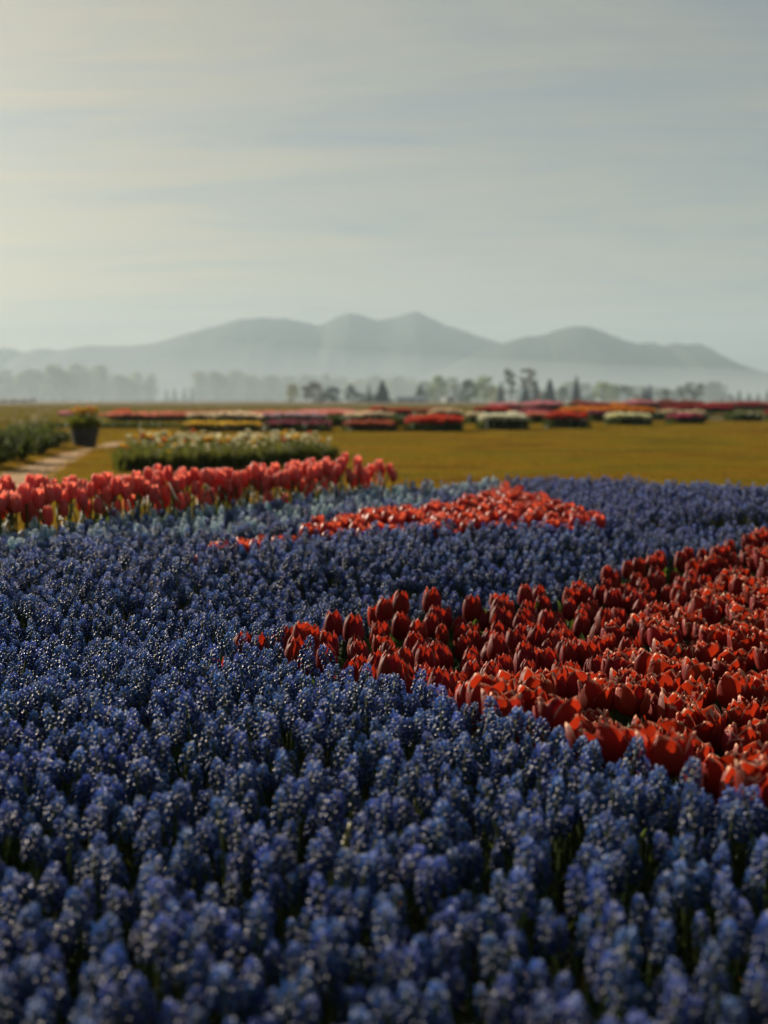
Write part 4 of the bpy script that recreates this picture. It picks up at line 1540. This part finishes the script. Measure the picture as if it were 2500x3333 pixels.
# tall pink row
pp = grid_pts(-2.4, 0.12, 3.8, 8.2, 0.057, 0.022, lambda x, y: pink_front(x) + 0.03 < y < bed_back(x) - 0.03 and y - pink_front(x) < 0.62)
pink_seen = [p for p in pp if in_view((p[0], p[1], 0.42), 60)]
pink_out = [p for p in pp if not in_view((p[0], p[1], 0.42), 60)]
print('pink', len(pink_seen), len(pink_out))
pink_seen.sort(key=lambda p: p[1] - pink_front(p[0]))
for i, (x, y) in enumerate(pink_seen[:300]):
    z0 = bed_z(x, y)
    h = 0.312 + random.gauss(0, 0.019)
    qx = project((x, y, 0.4))[0]
    zs = ('front line' if y - pink_front(x) < 0.2 else 'rear lines') + ' of the pink row, ' + ('beside the path' if qx < 420 else 'before the mixed bed' if qx < 1000 else 'at the lawn end')
    if random.random() < 0.25:
        h -= random.uniform(0.03, 0.09)
    tulip('pink_tulip', x, y, z0, h, PINK_SET if random.random() < 0.7 else PINK_OPEN, 'tall coral-pink tulip, ' + zs,
          'tall pink tulips, ' + zs, random.uniform(0.72, 0.90), 1, 0.035, 0.17, 0.072)
pj = [joined_head(M['pink'], 860 + i, 0.030, 0.08, 0.255) for i in range(3)]
P = [(x, y, bed_z(x, y)) for x, y in pink_out + pink_seen[300:]]
n = len(P)
if n:
    scatter('pink_tulip_mass_foliage', P, np.c_[rng.normal(0, .04, (n, 2)), rng.uniform(0, 6.28, n)], np.repeat(rng.uniform(0.9, 1.1, (n, 1)), 3, 1), rng.integers(0, 3, n), pj,
            'further tall pink tulips continuing the row', 'tulips')

# ------------------------------------------------------------------ grape hyacinths
def bell(mb, base, d, L, r, tone, n=6, mouth=True):
    """an urn shaped floret hanging from base along d"""
    d = d.normalized()
    a = d.orthogonal().normalized()
    b = d.cross(a)
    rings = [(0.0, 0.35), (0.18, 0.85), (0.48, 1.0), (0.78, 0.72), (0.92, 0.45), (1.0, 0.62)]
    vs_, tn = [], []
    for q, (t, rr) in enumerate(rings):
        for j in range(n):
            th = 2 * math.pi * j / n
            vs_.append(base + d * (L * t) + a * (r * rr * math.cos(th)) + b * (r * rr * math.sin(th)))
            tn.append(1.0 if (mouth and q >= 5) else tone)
    fs = [(i * n + j, i * n + (j + 1) % n, (i + 1) * n + (j + 1) % n, (i + 1) * n + j) for i in range(len(rings) - 1) for j in range(n)]
    fs.append(tuple(range(n)))
    mb.add(vs_, fs, 0, tn)


ICO_V = [(0, 0, 1), (0.89, 0, 0.45), (0.28, 0.85, 0.45), (-0.72, 0.53, 0.45), (-0.72, -0.53, 0.45), (0.28, -0.85, 0.45),
         (0.72, 0.53, -0.45), (-0.28, 0.85, -0.45), (-0.89, 0, -0.45), (-0.28, -0.85, -0.45), (0.72, -0.53, -0.45), (0, 0, -1)]
ICO_F = [(0, 1, 2), (0, 2, 3), (0, 3, 4), (0, 4, 5), (0, 5, 1), (1, 6, 2), (2, 7, 3), (3, 8, 4), (4, 9, 5), (5, 10, 1),
         (2, 6, 7), (3, 7, 8), (4, 8, 9), (5, 9, 10), (1, 10, 6), (6, 11, 7), (7, 11, 8), (8, 11, 9), (9, 11, 10), (10, 11, 6)]


def muscari(seed, mat, pale=False):
    """returns (spike mesh, stem mesh, leaf mesh, whole mesh); top at z = 0.17"""
    rs = random.Random(seed)
    sp_, st_, lf, wh = MB(), MB(), MB(), MB()
    top = 0.17
    L = rs.uniform(0.026, 0.041)
    R0 = rs.uniform(0.0084, 0.0110)
    N = rs.randint(28, 38)
    z0 = top - L
    lean = Vector((rs.gauss(0, 0.004), rs.gauss(0, 0.004), 0))
    dew = []
    for i in range(N):
        t = i / (N - 1)
        z = z0 + (L - 0.006) * t ** 0.93
        a = i * 2.39996 + rs.uniform(-0.2, 0.2)
        out = R0 * (1 - 0.66 * t ** (2.4 if not pale else 3.0)) * (0.90 if pale else 1)
        el = -0.75 + 1.75 * t ** 1.4 + rs.uniform(-0.18, 0.18)    # droop below, upright buds on top
        d = Vector((math.cos(a) * math.cos(el), math.sin(a) * math.cos(el), math.sin(el)))
        Lb = 0.0060 * (1 - 0.34 * t) * rs.uniform(0.88, 1.12)
        rb = 0.0029 * (1 - 0.36 * t) * (1.12 if pale else 1)
        base = Vector((math.cos(a) * out * 0.72, math.sin(a) * out * 0.72, z)) + lean * t
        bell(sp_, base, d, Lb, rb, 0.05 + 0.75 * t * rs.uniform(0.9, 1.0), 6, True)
        for _d in range(1 if rs.random() < 0.2 + 0.6 * t else 0):
            a2 = d.orthogonal().normalized()
            up = (Vector((0, 0, 1)) - d * d.z)
            up = up.normalized() if up.length > 0.1 else a2
            dew.append((t, base + d * Lb * rs.uniform(0.3, 0.9) + (up + a2 * rs.uniform(-.5, .5)).normalized() * rb * 1.0))
    high = [q for q, (t_, p) in enumerate(dew) if t_ > 0.55]
    big = set(rs.sample(high, min(len(high), rs.choice([1, 1, 2, 3]))))
    for q, (t_, p) in enumerate(dew):
        r_ = rs.uniform(0.00035, 0.00085) if q not in big else rs.uniform(0.0012, 0.0018)
        sp_.add([(p.x + v[0] * r_, p.y + v[1] * r_, p.z + v[2] * r_) for v in ICO_V], ICO_F, 1, 0)
    b = rs.uniform(-0.01, 0.01)
    st_.tube([(b, b * .5, -0.02), (b * .6, 0, 0.06), (0, 0, z0), (lean.x, lean.y, top - 0.008)], [0.0022, 0.0020, 0.0018, 0.0012], 5)
    for q in range(2):
        a = rs.uniform(0, 6.28)
        V, Fc, T = leaf_pts(rs.uniform(0.07, 0.12), 0.0032, rs.uniform(0.3, 1.3), rs, 5, 0.4)
        c_, s_ = math.cos(a), math.sin(a)
        lf.add([(x * c_ - y * s_, x * s_ + y * c_, z - 0.015) for x, y, z in V], Fc, 1 if q == 1 and seed % 3 == 0 else 0, T)
    for src, off in ((sp_, 0), (st_, 2), (lf, 3)):
        o_ = len(wh.v)
        wh.v += src.v
        wh.a += src.a
        wh.f += [tuple(i + o_ for i in f) for f in src.f]
        wh.m += [m + off for m in src.m]
    mats = [mat, M['dew'], M['stem'], M['leaf'], M['dry']]
    return (sp_.mesh('grape_hyacinth_spike', mats[:2]), st_.mesh('grape_hyacinth_stem', [M['stem']]),
            lf.mesh('grape_hyacinth_leaves', [M['leaf'], M['dry']]), wh.mesh('grape_hyacinth', mats))


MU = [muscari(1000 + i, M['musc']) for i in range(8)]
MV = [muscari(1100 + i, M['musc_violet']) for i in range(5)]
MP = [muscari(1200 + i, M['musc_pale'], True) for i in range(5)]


def zone(x, y):
    """which colour grows here"""
    if in_poly(x, y, TULIP_POLY) or in_poly(x, y, STRIPE_POLY):
        return None
    if x < 0.12 and y > pink_front(x) - 0.02:
        return None
    if y > bed_back(x) - 0.05:
        return None
    q = project((x, y, TOPZ))
    # the pale strip lies between the pink row and the coral stripe
    edge = interp(x, [-1.8, -1.23, -0.80, -0.45, 0.05, 0.62], [3.6, 4.22, 4.85, 5.15, 6.15, 7.6])
    if x < 0.62 and y > edge:
        return 'pale'
    vio = sstep(-0.25, 0.55, x - 0.10 * (y - 6.5)) * sstep(4.6, 6.2, y)
    return 'violet' if random.random() < vio else 'blue'


def spacing_ok(x, y):
    return -0.60 - 0.34 * y < x < 0.60 + 0.34 * y


allp = grid_pts(-3.1, 3.1, 0.72, 8.4, 0.0305, 0.0148, spacing_ok)
blue, pale, violet = [], [], []
for x, y in allp:
    zn = zone(x, y)
    if zn is None:
        continue
    if zn == 'pale' and random.random() < 0.45:
        zn = 'violet'
    if mnoise.noise(Vector((x * 2.3, y * 2.3, 9))) > 0.46 and random.random() < 0.35:
        continue                              # thin places where stems and dry leaves show
    hgt = 1.03 + 0.12 * mnoise.noise(Vector((x * 1.7, y * 1.7, 5))) + random.gauss(0, 0.14) + 0.02
    rec = (x, y, bed_z(x, y), min(1.38, max(0.66, hgt)), random.gauss(0, 0.14), random.gauss(0, 0.14), random.uniform(0, 6.28))
    {'blue': blue, 'violet': violet, 'pale': pale}[zn].append(rec)
print('muscari', len(blue), len(violet), len(pale))


def near_first(recs, m):
    vis = [r for r in recs if in_view((r[0], r[1], r[2] + 0.15), -10)]
    vis.sort(key=lambda r: r[1])
    near = vis[:m]
    s = set(id(r) for r in near)
    return near, [r for r in recs if id(r) not in s]


near, blue = near_first(blue, 300)
for r in near:
    v = random.randrange(len(MU))
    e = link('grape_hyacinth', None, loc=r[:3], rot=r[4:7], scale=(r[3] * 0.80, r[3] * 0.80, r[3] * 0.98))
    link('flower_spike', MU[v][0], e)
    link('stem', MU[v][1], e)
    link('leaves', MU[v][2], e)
    qx = project((r[0], r[1], r[2] + 0.15))[0]
    zs = 'towards the left corner' if qx < 830 else 'towards the right corner' if qx > 1670 else 'in the middle'
    tag(e, 'large blurred blue grape hyacinth close to the bottom edge, ' + zs, 'grape hyacinth', 'nearest blue grape hyacinths ' + zs)
near, pale = near_first(pale, 300)
for r in near:
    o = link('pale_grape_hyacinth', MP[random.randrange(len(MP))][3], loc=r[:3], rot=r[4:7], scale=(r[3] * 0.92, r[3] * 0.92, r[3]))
    qx = project((r[0], r[1], r[2] + 0.15))[0]
    zs = 'left end' if qx < 330 else 'middle'
    tag(o, 'pale ice-blue grape hyacinth in the %s of the pale strip before the pink tulips' % zs, 'grape hyacinth', 'pale blue grape hyacinths, ' + zs)
near, violet = near_first(violet, 300)
for r in near:
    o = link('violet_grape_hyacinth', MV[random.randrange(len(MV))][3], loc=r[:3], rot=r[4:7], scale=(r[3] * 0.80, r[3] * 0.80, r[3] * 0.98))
    tag(o, 'violet-blue grape hyacinth mixed into the far half of the blue bed', 'grape hyacinth', 'nearest violet-blue grape hyacinths')
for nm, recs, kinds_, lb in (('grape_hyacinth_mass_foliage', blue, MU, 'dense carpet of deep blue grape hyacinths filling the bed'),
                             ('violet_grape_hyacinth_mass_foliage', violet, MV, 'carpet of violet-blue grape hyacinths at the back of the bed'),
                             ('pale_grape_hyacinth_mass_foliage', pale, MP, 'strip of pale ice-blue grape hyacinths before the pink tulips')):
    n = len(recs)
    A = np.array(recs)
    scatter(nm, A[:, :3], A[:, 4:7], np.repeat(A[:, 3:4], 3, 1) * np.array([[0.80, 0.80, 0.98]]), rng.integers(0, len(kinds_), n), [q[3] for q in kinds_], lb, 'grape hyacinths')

# cut yellow-green stalk leaning in the foreground
g = ground_pt(1112, 2780, 0.25)
mb = MB()
mb.tube([(-0.03, 0.0, -0.14), (-0.012, 0.0, -0.03), (0.012, 0.002, 0.035)], [0.004, 0.0042, 0.0040], 7)
M['stalk'] = NT('cut_stalk').surf((0.26, 0.24, 0.04), 0.5, 0.4, trans=(0.5, 0.42, 0.06), tfac=0.3)
o = link('cut_stalk', mb.mesh('cut_stalk', [M['stalk']]), loc=(g.x, g.y, 0.25))
tag(o, 'cut yellow-green flower stalk leaning among the near blue spikes', 'stalk')
print('objects', len(bpy.data.objects))
